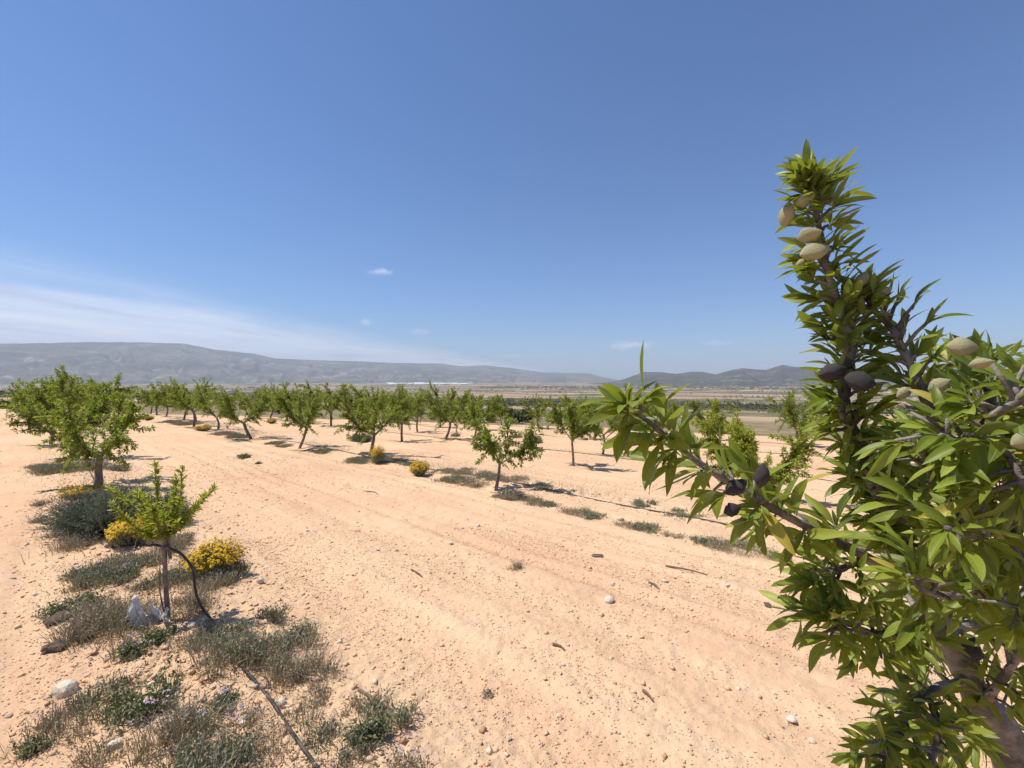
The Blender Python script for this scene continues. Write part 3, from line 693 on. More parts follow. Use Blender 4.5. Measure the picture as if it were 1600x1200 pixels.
ALM = [(1255, 313, .685, 28, 70, 0, 20), (1229, 337, .70, 40, 10, 0, 0), (1291, 308, .70, 28, -30, 0, 0), (1263, 368, .665, 36, 80, 0, 40), (1271, 393, .66, 46, 75, 0, 0), (1376, 460, .68, 30, 50, 0, 10), (1346, 438, .68, 30, 30, 0, 0), (1502, 542, .54, 40, 95, 0, 10), (1531, 568, .50, 30, 60, 0, 40), (1466, 602, .58, 30, 40, 0, 30), (1412, 614, .62, 26, 60, 0, 0), (1252, 410, .69, 18, 60, 0, 0), (1595, 690, .48, 34, 70, 0, 0),
       (1299, 582, .68, 46, 78, 1, 0), (1342, 595, .655, 48, 100, 1, 0), (1190, 745, .60, 38, 8, 1, 0), (1149, 762, .62, 38, 55, 1, 0), (1143, 797, .665, 28, 70, 1, 0), (1518, 1018, .78, 40, 10, 1, 0), (1463, 775, .72, 30, 60, 1, 0), (1441, 777, .74, 26, 20, 1, 0)]
for q, (u, v, t, sz, ang, dark, tip_) in enumerate(ALM):
    p = loc(at(u, v, t)); L = sz / 700 * t * .98
    o = bpy.data.objects.new('almond', (AD if dark else AM)[q % 2]); COL.objects.link(o); o.parent = tree; o.location = p; o.scale = (L * 1.05, L * 1.05, L)
    o.rotation_mode = 'QUATERNION'; o.rotation_quaternion = Quaternion((0, 1, 0), R(ang)) @ Quaternion((1, 0, 0), R(tip_ * 1.6)) @ Quaternion((0, 0, 1), q * 1.3)
    if dark: o['label'] = 'black shrivelled almond hull'
    else: o['label'] = 'pale green downy almond hull'

# ------------------------------------------------------------------ weeds, flower bushes
def ribbon_set(P0, P1, P2, W):
    """two-segment blades, arrays (n,3)"""
    n = len(P0); d = unit(P2 - P0); s = unit(np.cross(d, unit(np.random.default_rng(n).normal(0, 1, (n, 3)))))
    W = W[:, None]
    V = np.stack([P0 - s * W, P0 + s * W, P1 - s * W * .8, P1 + s * W * .8, P2], 1).reshape(-1, 3); k = np.arange(n) * 5
    Fc = np.concatenate([np.stack([k, k + 1, k + 3], 1), np.stack([k, k + 3, k + 2], 1), np.stack([k + 2, k + 3, k + 4], 1)])
    return V, Fc
def blades(g, n, rad, h, w, flop=.6, spread=1.0, up=1.0):
    """upright stems gathered in uneven clusters over a round patch"""
    K = int(5 + rad * 22); ca = g.uniform(0, 6.283, K); cr = rad * np.sqrt(g.uniform(0, 1, K)) * .85
    cx, cy = np.cos(ca) * cr, np.sin(ca) * cr; ch = g.uniform(.45, 1.0, K) * (1 - .35 * (cr / rad) ** 2); cs = rad * g.uniform(.08, .24, K)
    k = g.integers(0, K, n)
    P0 = np.stack([cx[k] + g.normal(0, 1, n) * cs[k], cy[k] + g.normal(0, 1, n) * cs[k], np.full(n, -.01)], 1)
    out = np.stack([P0[:, 0] - cx[k], P0[:, 1] - cy[k], np.zeros(n)], 1); out = out / (cs[k][:, None] + 1e-6) * .6 + g.normal(0, .5, (n, 3)) * (1, 1, 0)
    hh = (h * ch[k] * g.uniform(.3, 1.05, n))[:, None]
    P1 = P0 + out * hh * .28 * spread * g.uniform(.2, 1, (n, 1)) + hh * .6 * np.array([0, 0, up])
    P2 = P1 + out * hh * .5 * flop * g.uniform(.2, 1.2, (n, 1)) + hh * .42 * np.array([0, 0, up]) * g.uniform(.2, 1, (n, 1))
    V, Fc = ribbon_set(P0, P1, P2, w * g.uniform(.6, 1.3, n))
    return V, Fc, P0, P1, P2
def merge_mesh(name, parts, tints):
    V = np.concatenate([p[0] for p in parts]); o = 0; Fs = []
    for p in parts: Fs.append(p[1] + o); o += len(p[0])
    me = mesh_np(name, V, np.concatenate(Fs)); fattr(me, 'tint', np.concatenate(tints)); return me
def weed_specs(kind, seed, w, h, dist=3.0):
    """unit built at real size; returns list of (part name, mesh, material)"""
    g = np.random.default_rng(seed); rad = w / 2
    ar = math.pi * rad * rad; ws = 1 + .10 * dist
    if kind == 'dome':
        n = int(500 + 2600 * ar); th = np.arccos(g.uniform(.0, 1, n)); a = g.uniform(0, 6.283, n); lob = 1 + .16 * np.sin(a * 3 + seed) + .1 * np.sin(a * 7); rs = g.uniform(.6, 1.08, n) * lob
        P2 = np.stack([np.sin(th) * np.cos(a) * rad * rs, np.sin(th) * np.sin(a) * rad * rs, np.cos(th) ** .7 * h * rs + .02], 1)
        P0 = P2 * (.35, .35, 0) * g.uniform(.3, 1, (n, 1)); P0[:, 2] = -.01; P1 = P0 * .45 + P2 * .55 + (0, 0, .02)
        V, Fc = ribbon_set(P0, P1, P2, np.full(n, .0018 * ws))
        k = g.integers(0, n, n * 8); f = g.uniform(.2, 1, (n * 8, 1)); P = P1[k] * (1 - f) + P2[k] * f; dd = unit(P2[k] - P1[k])
        V2, F2 = leaf_verts(P, unit(dd * .8 + g.normal(0, .6, P.shape)), unit(g.normal(0, 1, P.shape)), g.uniform(.015, .04, len(P)), g.uniform(.003, .006, len(P)) * ws)
        return [('stems', merge_mesh('stems', [(V, Fc)], [np.repeat(g.uniform(.3, 1, n), 5)]), M_greyg), ('foliage', merge_mesh('foliage', [(V2, F2)], [np.repeat(np.clip(g.normal(.4, .25, len(P)), 0, 1), 4)]), M_blueg)]
    if kind == 'grey':
        n = int(120 + 3600 * ar); V, Fc, a, b_, c = blades(g, n, rad, h, .0016 * ws, .5, 1.2)
        k = g.integers(0, n, n * 2); f = g.uniform(-.5, 1, (n * 2, 1)); P = b_[k] + (c[k] - b_[k]) * f
        V2, F2 = leaf_verts(P, unit(g.normal(0, .8, (len(P), 3)) + (0, 0, .8)), unit(g.normal(0, 1, (len(P), 3))), g.uniform(.012, .034, len(P)), g.uniform(.003, .007, len(P)) * ws)
        return [('stems', merge_mesh('stems', [(V, Fc)], [np.repeat(g.uniform(.2, 1, n), 5)]), M_dry), ('foliage', merge_mesh('foliage', [(V2, F2)], [np.repeat(g.uniform(0, .9, len(P)), 4)]), M_greyg)]
    if kind == 'green':
        n = int(90 + 2300 * ar); V, Fc, a, b_, c = blades(g, n, rad, h, .002 * ws, .6, 1.2)
        k = g.integers(0, n, n * 5); f = g.uniform(-.8, 1, (n * 5, 1)); P = b_[k] + (c[k] - b_[k]) * f
        V2, F2 = leaf_verts(P, unit(g.normal(0, 1, (len(P), 3)) + (0, 0, .5)), unit(g.normal(0, .8, (len(P), 3)) + (0, 0, .8)), g.uniform(.012, .036, len(P)), g.uniform(.005, .011, len(P)) * ws)
        return [('stems', merge_mesh('stems', [(V, Fc)], [np.repeat(g.uniform(.4, 1, n), 5)]), M_greyg), ('foliage', merge_mesh('foliage', [(V2, F2)], [np.repeat(np.clip(g.normal(.45, .28, len(P)), 0, 1), 4)]), M_green)]
    if kind == 'dry':
        n = int(110 + 3800 * ar); V, Fc, a, b_, c = blades(g, n, rad, h, .0013 * ws, .9, 1.2)
        n2 = n // 2; V2, F2, *_ = blades(g, n2, rad * .9, h * .6, .0018 * ws, .6, 1.1)
        k = g.integers(0, n, n); P = c[k]; V3, F3 = leaf_verts(P, unit(g.normal(0, .6, (n, 3)) + (0, 0, .7)), unit(g.normal(0, 1, (n, 3))), g.uniform(.008, .02, n), g.uniform(.003, .007, n) * ws)
        return [('stems', merge_mesh('stems', [(V, Fc), (V3, F3)], [np.repeat(g.uniform(0, 1, n), 5), np.repeat(g.uniform(0, 1, n), 4)]), M_dry), ('foliage', merge_mesh('foliage', [(V2, F2)], [np.repeat(g.uniform(0, 1, n2), 5)]), M_greyg)]
    if kind == 'yellow':
        n = int(520 + 1500 * w)
        th = np.arccos(g.uniform(.06, 1, n)); a = g.uniform(0, 6.283, n); lob = 1 + .13 * np.sin(a * 3 + seed * 1.7) + .08 * np.sin(a * 5 + seed); rs = (.72 + .36 * g.random(n) ** .6) * lob
        P2 = np.stack([np.sin(th) * np.cos(a) * rad * rs, np.sin(th) * np.sin(a) * rad * rs, np.cos(th) ** .6 * h * rs * g.uniform(.85, 1.1, n) + .02], 1)
        P0 = np.stack([np.cos(a) * rad * .25 * g.random(n), np.sin(a) * rad * .25 * g.random(n), np.full(n, -.01)], 1); P1 = P0 * .4 + P2 * .6 + (0, 0, .01)
        V, Fc = ribbon_set(P0, P1, P2, np.full(n, .0018))
        k = g.integers(0, n, n * 3); f = g.uniform(.1, .9, (n * 3, 1)); Pq = P1[k] * (1 - f) + P2[k] * f
        Vb, Fb = leaf_verts(Pq, unit(g.normal(0, .7, (len(Pq), 3)) + (0, 0, .8)), unit(g.normal(0, 1, (len(Pq), 3))), g.uniform(.012, .03, len(Pq)), g.uniform(.002, .005, len(Pq)))
        sel = (np.cos(th) > .36 + .12 * np.sin(a * 4 + seed)) & (g.random(n) < .85)
        fl = np.repeat(np.where(sel)[0], 4); Pf = P2[fl] + g.normal(0, .006, (len(fl), 3))
        nn = unit(Pf + (0, 0, .1)); ang = np.linspace(0, 6.283, 7)[:6]; s1 = unit(np.cross(nn, (.3, .5, .2))); s2 = np.cross(nn, s1); r_ = g.uniform(.006, .0095, len(Pf))
        ring = [Pf + (s1 * math.cos(q) + s2 * math.sin(q)) * r_[:, None] - nn * .003 for q in ang]
        Vf = np.stack(ring + [Pf + nn * .003], 1).reshape(-1, 3); kk = np.arange(len(Pf)) * 7
        Ff = np.concatenate([np.stack([kk + q, kk + (q + 1) % 6, kk + 6], 1) for q in range(6)])
        return [('stems', merge_mesh('stems', [(V, Fc)], [np.repeat(g.uniform(.2, 1, n), 5)]), M_greyg), ('foliage', merge_mesh('foliage', [(Vb, Fb)], [np.repeat(g.uniform(.2, 1, len(Pq)), 4)]), M_greyg), ('flowers', merge_mesh('flowers', [(Vf, Ff)], [np.repeat(g.random(len(Pf)), 7)]), M_yel)]
def weed(kind, u, v, wpx, hpx, label, seed, name=None, group=None, flowers=0):
    p = gp(u, v); t = p.y; w = wpx / 700 * t; h = hpx / 700 * t
    nm = name or {'grey': 'wild_shrub', 'dome': 'wild_shrub', 'green': 'green_weed', 'dry': 'dry_weed', 'yellow': 'yellow_flower_bush'}[kind]
    o = empty(nm, p, random.uniform(0, 6.28)); tag(o, label, {'grey': 'shrub', 'dome': 'shrub', 'green': 'weed', 'dry': 'weed', 'yellow': 'flower bush'}[kind], group)
    for pn, me, m in weed_specs(kind, seed, w, h, t): tag(link(pn, me, m, o), kind='stuff')
    if flowers:
        g = np.random.default_rng(seed + 5); n = flowers; a = g.uniform(0, 6.28, n); r = w * .45 * np.sqrt(g.random(n))
        P = np.stack([np.cos(a) * r, np.sin(a) * r, h * (1.02 - .55 * (r / (w * .5)) ** 2) * g.uniform(.8, 1.05, n)], 1); P = np.repeat(P, 5, 0); D = unit(g.normal(0, 1, P.shape) * (1, 1, .4) + (0, 0, .2))
        V, Fc = leaf_verts(P, D, np.tile((0, 0, 1.), (len(P), 1)), np.full(len(P), .011), np.full(len(P), .007))
        tag(link('flowers', merge_mesh('flowers', [(V, Fc)], [np.repeat(g.random(len(P)), 4)]), M_mauve, o), kind='stuff')
    return o
weed('dome', 165, 828, 150, 66, 'big rounded grey-green shrub behind the sapling crown', 1, flowers=40)
weed('dome', 258, 818, 74, 45, 'small grey-green shrub at the flank of the big rounded one', 2)
weed('yellow', 203, 851, 66, 35, 'yellow flowering bush in front of the big grey-green shrub', 3)
weed('yellow', 334, 899, 82, 43, 'full yellow flowering bush beside the arched hose', 4)
weed('yellow', 128, 776, 56, 13, 'low flat yellow flower patch behind the big grey-green shrub', 5)
weed('yellow', 655, 744, 32, 20, 'round yellow dome bush alone in the second tree row', 6)
weed('yellow', 590, 724, 24, 24, 'yellow bush growing against an almond trunk foot', 7)
weed('yellow', 318, 674, 24, 9, 'low yellow bush far along the second tree row', 8)
weed('yellow', 232, 657, 16, 7, 'tiny distant yellow bush at the far row end', 9)
weed('yellow', 425, 662, 16, 7, 'tiny distant yellow bush under the back trees', 10)
W1 = [('dry', 175, 972, 150, 62, 'sprawling dry grey weed in front of the white plastic'), ('green', 118, 955, 70, 40, 'green leafy weed at the edge of the sprawling dry one'),
      ('grey', 350, 1040, 110, 66, 'dense grey-green weed patch over the hose'), ('grey', 415, 1030, 100, 62, 'tall grey weed on the outer edge of the dense patch'), ('dry', 465, 1062, 90, 78, 'tall dry brown weed fringing the bare soil'),
      ('grey', 150, 1085, 95, 58, 'olive grey weed between two pale stones'), ('green', 222, 1105, 95, 82, 'upright leafy green weed with broad leaves'), ('dry', 95, 1140, 110, 48, 'low dry weed spreading over the track side'),
      ('dry', 265, 1165, 120, 88, 'tangled purplish dry weed nearest the hose'), ('dry', 195, 1020, 50, 34, 'small dry tuft in front of the white plastic'), ('green', 212, 1022, 44, 32, 'fresh green tuft beside the small dry tuft'), ('green', 258, 1000, 40, 40, 'yellowish green tuft at the sapling foot'),
      ('dry', 300, 952, 80, 44, 'dry brushwood in the shade of the sapling'), ('dry', 118, 858, 50, 40, 'pale dry tuft in front of the big grey-green shrub'), ('green', 123, 906, 42, 22, 'small green weed with mauve flowers on the bare strip'), ('green', 198, 900, 26, 20, 'lone small green weed behind the sprawling dry one'),
      ('dry', 262, 860, 60, 40, 'thin dry tuft between the two yellow bushes'), ('dry', 410, 1180, 90, 44, 'dry weed touching the hose in the foreground'), ('green', 585, 1160, 62, 52, 'bright green weed at the edge of the bare soil'), ('dry', 560, 1110, 46, 36, 'small dry weed up the slope from the bright green one'),
      ('dry', 640, 1195, 60, 42, 'outermost dry weed on the bare soil'), ('dry', 520, 1205, 110, 40, 'broad straw coloured weed patch in the foreground'), ('grey', 330, 1215, 150, 60, 'grey-green weed patch in the near foreground'), ('dry', 500, 1095, 50, 40, 'dry tuft downhill of the tall dry brown weed'),
      ('dry', 380, 1128, 50, 26, 'low purplish tuft beside the hose'), ('green', 350, 1100, 36, 22, 'little green tuft near the hose on bare crumbly soil'), ('dry', 165, 1180, 80, 50, 'grey dry weed on the near track edge'),
      ('green', 60, 1170, 40, 26, 'small green weed on the wheel track side'), ('dry', 60, 730, 34, 12, 'thin dry tuft under the tall leafy pair'), ('grey', 112, 735, 90, 22, 'grey-green mat in the shade of the leafy pair'), ('grey', 185, 735, 40, 16, 'grey-green tuft beside the bare straight trunk'), ('dry', 60, 790, 26, 14, 'sparse dry tuft on the bare track side'), ('dry', 62, 815, 28, 14, 'thin dry sprig on the sandy track')]
for q, (k, u, v, w, h, lab) in enumerate(W1): weed(k, u, v, w, h, lab, 40 + q, flowers=14 if ('mauve' in lab or 'purplish' in lab) else (10 if q % 5 == 0 else 0))
weed('green', 381, 716, 18, 11, 'single green weed on the open soil between the rows', 90)
weed('green', 405, 725, 9, 6, 'very small green weed on the open soil between the rows', 91)
weed('dry', 765, 1088, 22, 16, 'spiky dry weed alone on the foreground soil', 92)
weed('dry', 806, 888, 22, 18, 'wispy dry weed alone on the middle soil', 93)
weed('dry', 800, 780, 40, 22, 'dark dry stalks beside the low open almond tree', 94)
W2 = [(560, 722, 40, 9), (612, 722, 36, 8), (708, 752, 44, 13), (738, 760, 44, 12), (790, 776, 40, 9), (830, 784, 44, 9), (845, 790, 40, 9), (905, 804, 44, 12), (925, 808, 34, 11), (985, 822, 40, 9), (1012, 828, 40, 12), (1052, 838, 26, 9), (1100, 846, 30, 11), (1215, 872, 34, 14), (430, 694, 26, 6), (445, 698, 22, 6), (508, 706, 30, 5), (355, 680, 34, 9), (372, 684, 28, 8), (290, 664, 30, 7), (268, 661, 24, 6)]
for q, (u, v, w, h) in enumerate(W2): weed('dry' if q % 2 else 'grey', u, v, w * 1.25, h * 1.1, ('low weed at the drip line by the flowering trunk foot' if 540 < u < 640 else 'low weed on the drip line between the yellow dome bush and the low open tree' if 640 < u < 770 else 'low weed on the drip line just past the low open tree' if 770 <= u < 870 else 'low weed on the drip line before the white stone' if 870 <= u < 960 else 'low weed on the drip line between the white stone and the dark brush heap' if 960 <= u < 1110 else 'low weed past the dark brush heap near the close branch' if u > 1110 else 'low weed by the curved leaning trunk' if u > 420 else 'low weed between the low yellow bush and the slanting trunk' if u > 330 else 'low weed by the far tall upright trunk'), 120 + q, group='weeds along the second tree row')
for q in range(30):
    t = random.uniform(-7, 13); n_0 = ROW0 + ROWW - .12 + random.gauss(0, .16); x = DX * t + NX * n_0; y = DY * t + NY * n_0; vv = 592 + (CAM_H - H(x, y)) / y * 700
    weed('dry' if q % 2 else 'grey', 800 + x / y * 700, vv, random.uniform(.35, .8) / y * 700, random.uniform(.05, .12) / y * 700, 'thin weed tuft in the sparse line along the second drip hose', 220 + q, group='thin tufts along the second drip hose')
weed('dry', 1150, 858, 90, 20, 'dark dry brush heap on the drip line below the close branch', 150)
weed('grey', 1135, 852, 60, 14, 'grey shrublet beside the dark dry brush heap', 151)
weed('dome', 566, 690, 34, 10, 'dark green bush shaded at the foot of a back row tree', 152)
weed('dome', 832, 692, 30, 9, 'low green cushion behind the low open almond tree', 153)
weed('dry', 712, 682, 14, 10, 'pale dry clump on bare soil in the third row', 154)
weed('dry', 805, 684, 22, 9, 'pale dry tuft further along the third row', 155)

for q in range(40):
    t = random.uniform(.6, 6.5); dn = random.uniform(-.4, .6); x = DX * t + NX * (ROW0 + dn); y = DY * t + NY * (ROW0 + dn); vv = 592 + (CAM_H - H(x, y)) / y * 700; uu = 800 + x / y * 700
    if vv < 1240: weed(('dry', 'grey', 'grey')[q % 3], uu, vv, random.uniform(.22, .46) / y * 700, random.uniform(.09, .20) / y * 700, ('sparse greyish sprigs' if q % 3 else 'thin dry sprigs') + ' between the bigger weeds of the hose strip', 170 + q, group='sprigs on the hose strip')
# loose dry stems along the rows
g = np.random.default_rng(77); parts = []; tn = []
for k, (tmin, tmax, n, wd) in enumerate([(-1.5, 30, 5000, .42), (-12, 45, 9000, .22), (-15, 45, 6000, .2), (-15, 40, 3500, .2)]):
    t = g.uniform(tmin, tmax, n); dn = g.normal(0, wd, n); x = DX * t + NX * (ROW0 + k * ROWW + dn); y = DY * t + NY * (ROW0 + k * ROWW + dn)
    keep = (fbm(t * .6, dn * .6, 33 + k, 2) > -.1) & (y > .8); x, y = x[keep], y[keep]; n = len(x); z = ground_h(x, y)
    P0 = np.stack([x, y, z - .005], 1); hh = g.uniform(.02, .13, n)[:, None]; lean = g.normal(0, .6, (n, 3)) * (1, 1, 0)
    P1 = P0 + hh * (lean * .5 + (0, 0, .7)); P2 = P1 + hh * (lean * .9 + (0, 0, .4)); parts.append(ribbon_set(P0, P1, P2, g.uniform(.001, .0028, n))); tn.append(np.repeat(g.random(n), 5))
me = merge_mesh('dry_stems', parts, tn); o = link('dry_stems', me, M_dry); tag(o, 'scattered dry stems and straw along the tree rows', 'dry grass', kind='stuff')

# ------------------------------------------------------------------ clods and stones
def poly_blob(g, big=False):
    if big:
        import bmesh
        bm = bmesh.new(); bmesh.ops.create_icosphere(bm, subdivisions=2, radius=.5); V = np.array([v.co[:] for v in bm.verts]); Fs = np.array([[v.index for v in f.verts] for f in bm.faces]); bm.free()
        nrm = unit(V); pl = unit(g.normal(0, 1, (9, 3))); dd = g.uniform(.30, .5, 9)
        for n_, d_ in zip(pl, dd):
            o_ = V @ n_ - d_; V = V - np.outer(np.maximum(o_, 0), n_)
        V = V * (1, g.uniform(.65, .95), g.uniform(.5, .75)); V += g.normal(0, .012, V.shape); return V, Fs
    V = np.array([(1, 0, 0), (-1, 0, 0), (0, 1, 0), (0, -1, 0), (0, 0, 1), (0, 0, -1)], float) * .5
    V = V * g.uniform(.7, 1.15, (6, 1)) + g.normal(0, .08, (6, 3)); V[:, 2] *= .7
    Fs = np.array([(0, 2, 4), (2, 1, 4), (1, 3, 4), (3, 0, 4), (2, 0, 5), (1, 2, 5), (3, 1, 5), (0, 3, 5)]); return V, Fs
g = np.random.default_rng(99); protos = [poly_blob(g) for _ in range(12)]
def scatter(n, rmax, s0, s1, rmin=1.3, pw=.5):
    a = np.radians(g.uniform(-58, 58, n)); r = np.sqrt(g.uniform(rmin ** 2, rmax ** 2, n)); x = np.sin(a) * r; y = np.cos(a) * r
    _n = row_n(x, y); _tt = x * DX + y * DY; n_ = .7 * fbm(x * .8, y * .8, 61, 3) + 1.1 * (.5 - vnoise(_n * 5.6 + .35 * fbm(_n * .3, _tt * .15, 15, 2), _tt * .06, 13)) * .8; d_, _k = row_dist(x, y)
    keep = (n_ + .5 * np.exp(-(d_ / .6) ** 2) > g.uniform(-.42, .5, n)) & (field_mask(x, y) > .5) & ((row_n(x, y) > ROW0 - .7) | (g.random(n) < .35)); x, y = x[keep], y[keep]; n = len(x)
    s = s0 + (s1 - s0) * g.random(n) ** 2.4; return x, y, s
_t = g.uniform(-1, 9, 3600); _d = g.normal(.1, .36, 3600); _x = DX * _t + NX * (ROW0 + _d); _y = DY * _t + NY * (ROW0 + _d); _k = (_y > .9) & (np.hypot(_x, _y) > 1.2)
STRIPC = (_x[_k], _y[_k], .010 + .045 * g.random(_k.sum()) ** 3.5)
XS = [STRIPC, scatter(110000, 6, .005, .016), scatter(60000, 16, .010, .034), scatter(20000, 45, .018, .055)]
x = np.concatenate([q[0] for q in XS]); y = np.concatenate([q[1] for q in XS]); s = np.concatenate([q[2] for q in XS]); z = ground_h(x, y); n = len(x)
PV = np.stack([p[0] for p in protos]); PF = protos[0][1]; pi_ = g.integers(0, 12, n); th = g.uniform(0, 6.283, n)
Vq = PV[pi_] * (s[:, None, None] * np.stack([g.uniform(.8, 1.5, n), np.ones(n), g.uniform(.7, 1.2, n)], 1)[:, None, :])
c_, s_ = np.cos(th)[:, None], np.sin(th)[:, None]; Vr = np.stack([Vq[:, :, 0] * c_ - Vq[:, :, 1] * s_, Vq[:, :, 0] * s_ + Vq[:, :, 1] * c_, Vq[:, :, 2]], 2) + np.stack([x, y, z + s * .10], 1)[:, None, :]
Fq = (PF[None] + (np.arange(n) * 6)[:, None, None]).reshape(-1, 3)
me = mesh_np('soil_clods', Vr.reshape(-1, 3), Fq); tint = np.clip(g.normal(.52, .15, n), 0, 1); tint[g.random(n) < .06] = 1.0; tint[g.random(n) < .05] = .05; fattr(me, 'tint', np.repeat(tint, 6))
tag(link('soil_clods', me, M_clod), 'small crumbs, clods and pebbles strewn over the orange soil', 'clods', kind='stuff')
stone_me = []
for q in range(7):
    V, Fs = poly_blob(g, True); me = mesh_np('stone', V, Fs); smooth(me, False); stone_me.append(me)
ST = [(125, 984, 20, 'pale stone at the edge of the wheel track'), (100, 1084, 40, 'largest pale stone lying among the dry weeds'), (350, 1186, 32, 'pale stone beside the hose among crumbly soil'), (381, 1128, 24, 'whitish stone next to the purplish tuft by the hose'), (178, 1166, 26, 'pale flat stone below the leafy green weed'), (406, 909, 13, 'pale stone past the full yellow bush'), (969, 812, 13, 'white stone lying on the second drip line'), (300, 980, 20, None), (330, 1000, 16, None), (338, 1150, 16, None), (290, 1120, 22, None), (395, 1075, 14, None), (440, 1100, 18, None), (160, 790, 8, None), (135, 790, 8, None),
      (951, 940, 18, None), (958, 915, 11, None), (1154, 1078, 11, None), (1238, 1127, 20, None), (990, 1082, 10, None), (1039, 909, 11, None), (1137, 916, 10, None), (746, 823, 10, None), (795, 1155, 11, None), (873, 1120, 11, None), (530, 1004, 9, None), (690, 1010, 9, None), (1085, 935, 9, None), (705, 850, 9, None), (1270, 1160, 13, None), (1210, 1085, 9, None), (880, 1040, 9, None), (640, 1130, 9, None), (560, 800, 7, None), (590, 860, 8, None), (480, 830, 7, None), (14, 1120, 12, None), (42, 852, 9, None), (72, 1092, 10, None), (20, 905, 8, None), (55, 930, 9, None)]
for q, (u, v, wp, lab) in enumerate(ST):
    p = gp(u, v); w = wp / 700 * p.y
    o = link('stone', stone_me[q % 7], M_stone, None, (p.x, p.y, p.z + w * .12)); o.scale = (w, w, w * .9); o.rotation_euler = (random.uniform(-.2, .2), random.uniform(-.2, .2), random.uniform(0, 6.28))
    if lab: tag(o, lab, 'stone', 'stones on the soil')
    elif wp > 12 and u < 450: tag(o, 'small pale stone among the weeds by the hose', 'stone', 'stones among the weeds')
    else: tag(o, 'small pale stone lying loose on the bare soil', 'stone', 'stones on the bare soil')
for q, (u, v, wp, hp, lab) in enumerate([(92, 968, 44, .42, 'dark flat lump of earth beside the sprawling dry weed'), (90, 1014, 44, .5, 'dark thick lump of earth below the flat dark one'), (140, 993, 42, .38, 'dark brown lump next to the pale track edge stone'), (172, 856, 20, .5, 'dark clod at the foot of a yellow bush'), (934, 870, 20, .4, 'dark brown clod alone on the bare soil'), (1200, 948, 18, .4, 'reddish brown clod near the close tree')]):
    p = gp(u, v); w = wp / 700 * p.y; me = stone_me[(q + 2) % 7].copy(); me.materials.clear(); vv = np.array([v_.co[:] for v_ in me.vertices]); vv += .16 * np.stack([fbm(vv[:, 0] * 5 + vv[:, 2] * 3 + q, vv[:, 1] * 5 + c_0, 3, 3) for c_0 in (0, 9, 21)], 1); me.vertices.foreach_set('co', vv.astype(np.float32).ravel()); o = link('earth_lump', me, M_lump, None, (p.x, p.y, p.z + w * .08)); o.scale = (w, w * .8, w * hp * 1.1); o.rotation_euler = (0, 0, random.uniform(0, 6)); tag(o, lab, 'clod')
# sticks
for q, (u, v, u2, v2, lab) in enumerate([(643, 891, 659, 902, 'short grey stick lying on open soil'), (571, 768, 591, 773, 'stick on the soil below the flowering trunk foot'), (864, 1009, 882, 1017, 'dark twig on the foreground soil'), (1006, 1082, 1021, 1098, 'crooked reddish twig near the close tree'), (1014, 911, 1030, 922, 'curved grey twig among pale stones'), (1040, 885, 1105, 900, 'thin pale vine stem lying near the drip line'), (535, 722, 580, 716, 'pruned twig in the tree shade by the drip line'), (355, 692, 372, 684, 'pruned twig at the slanting trunk foot'), (560, 1080, 590, 1130, 'thin dry stalk beside the bright green weed')]):
    a = gp(u, v); c = gp(u2, v2); m_ = (a + c) / 2; L = (c - a).length
    P = catmull([(a - m_) + Vector((0, 0, .006)), Vector((random.uniform(-.1, .1) * L, random.uniform(-.1, .1) * L, .014)), (c - m_) + Vector((0, 0, .006))], 5)
    o = link('stick', tube_mesh('stick', [tube(P, np.linspace(.008, .004, len(P)) * (1.2 if L < .5 else .8), 6, .12, q)]), M_stick, None, m_); tag(o, lab, 'stick')

# ------------------------------------------------------------------ drip hoses
def hose(pts, r, label, name='drip_hose'):
    P = catmull(pts, 6); o0 = P[0].copy(); o = link(name, tube_mesh(name, [tube(P - o0, r, 8)]), M_hose, None, o0); tag(o, label, 'hose', None); return o
def on_g(u, v, dz=.012):
    p = gp(u, v); return np.array((p.x, p.y, p.z + dz))
s0 = np.array(SAP)
y_ = SAP.y
def hp(u, v, t): return np.array(at(u, v, t))
hose([hp(232, 853, y_ * 1.0), hp(240, 851, y_ * 1.005), hp(250, 853, y_ * 1.01), hp(268, 858, y_ * .985), hp(286, 868, y_ * .985), hp(301, 890, y_ * .98), hp(306, 925, y_ * .98), hp(316, 950, y_ * .985), on_g(331, 972), on_g(350, 1003), on_g(380, 1046), on_g(403, 1073), on_g(425, 1100), on_g(450, 1140), on_g(472, 1172), on_g(497, 1207), on_g(525, 1250), on_g(570, 1320), on_g(640, 1420)], .0085, 'black drip hose arching past the sapling and down the foreground')
def row_hose(k, t0, t1, label, r=.010, amp=.14):
    pts = []
    for t in np.arange(t0, t1, 1.1):
        dn = .18 + amp * float(fbm(np.array([t * .35]), np.array([k * 9.1]), 12, 2)[0]); x = DX * t + NX * (ROW0 + k * ROWW - dn); y = DY * t + NY * (ROW0 + k * ROWW - dn); pts.append(np.array((x, y, H(x, y) + r + .006)))
    hose(pts, r, label)
row_hose(0, 7, 45, 'drip hose under the tall leafy pair of trees', amp=.2)
row_hose(1, -14, 55, 'drip hose along the row of the flowering trunk foot')
row_hose(2, -16, 50, 'drip hose along the row with the thin bent trunk')
row_hose(3, -16, 42, 'drip hose along the back row past the thin bent trunk')
row_hose(4, -16, 34, 'drip hose along the furthest bare strip')

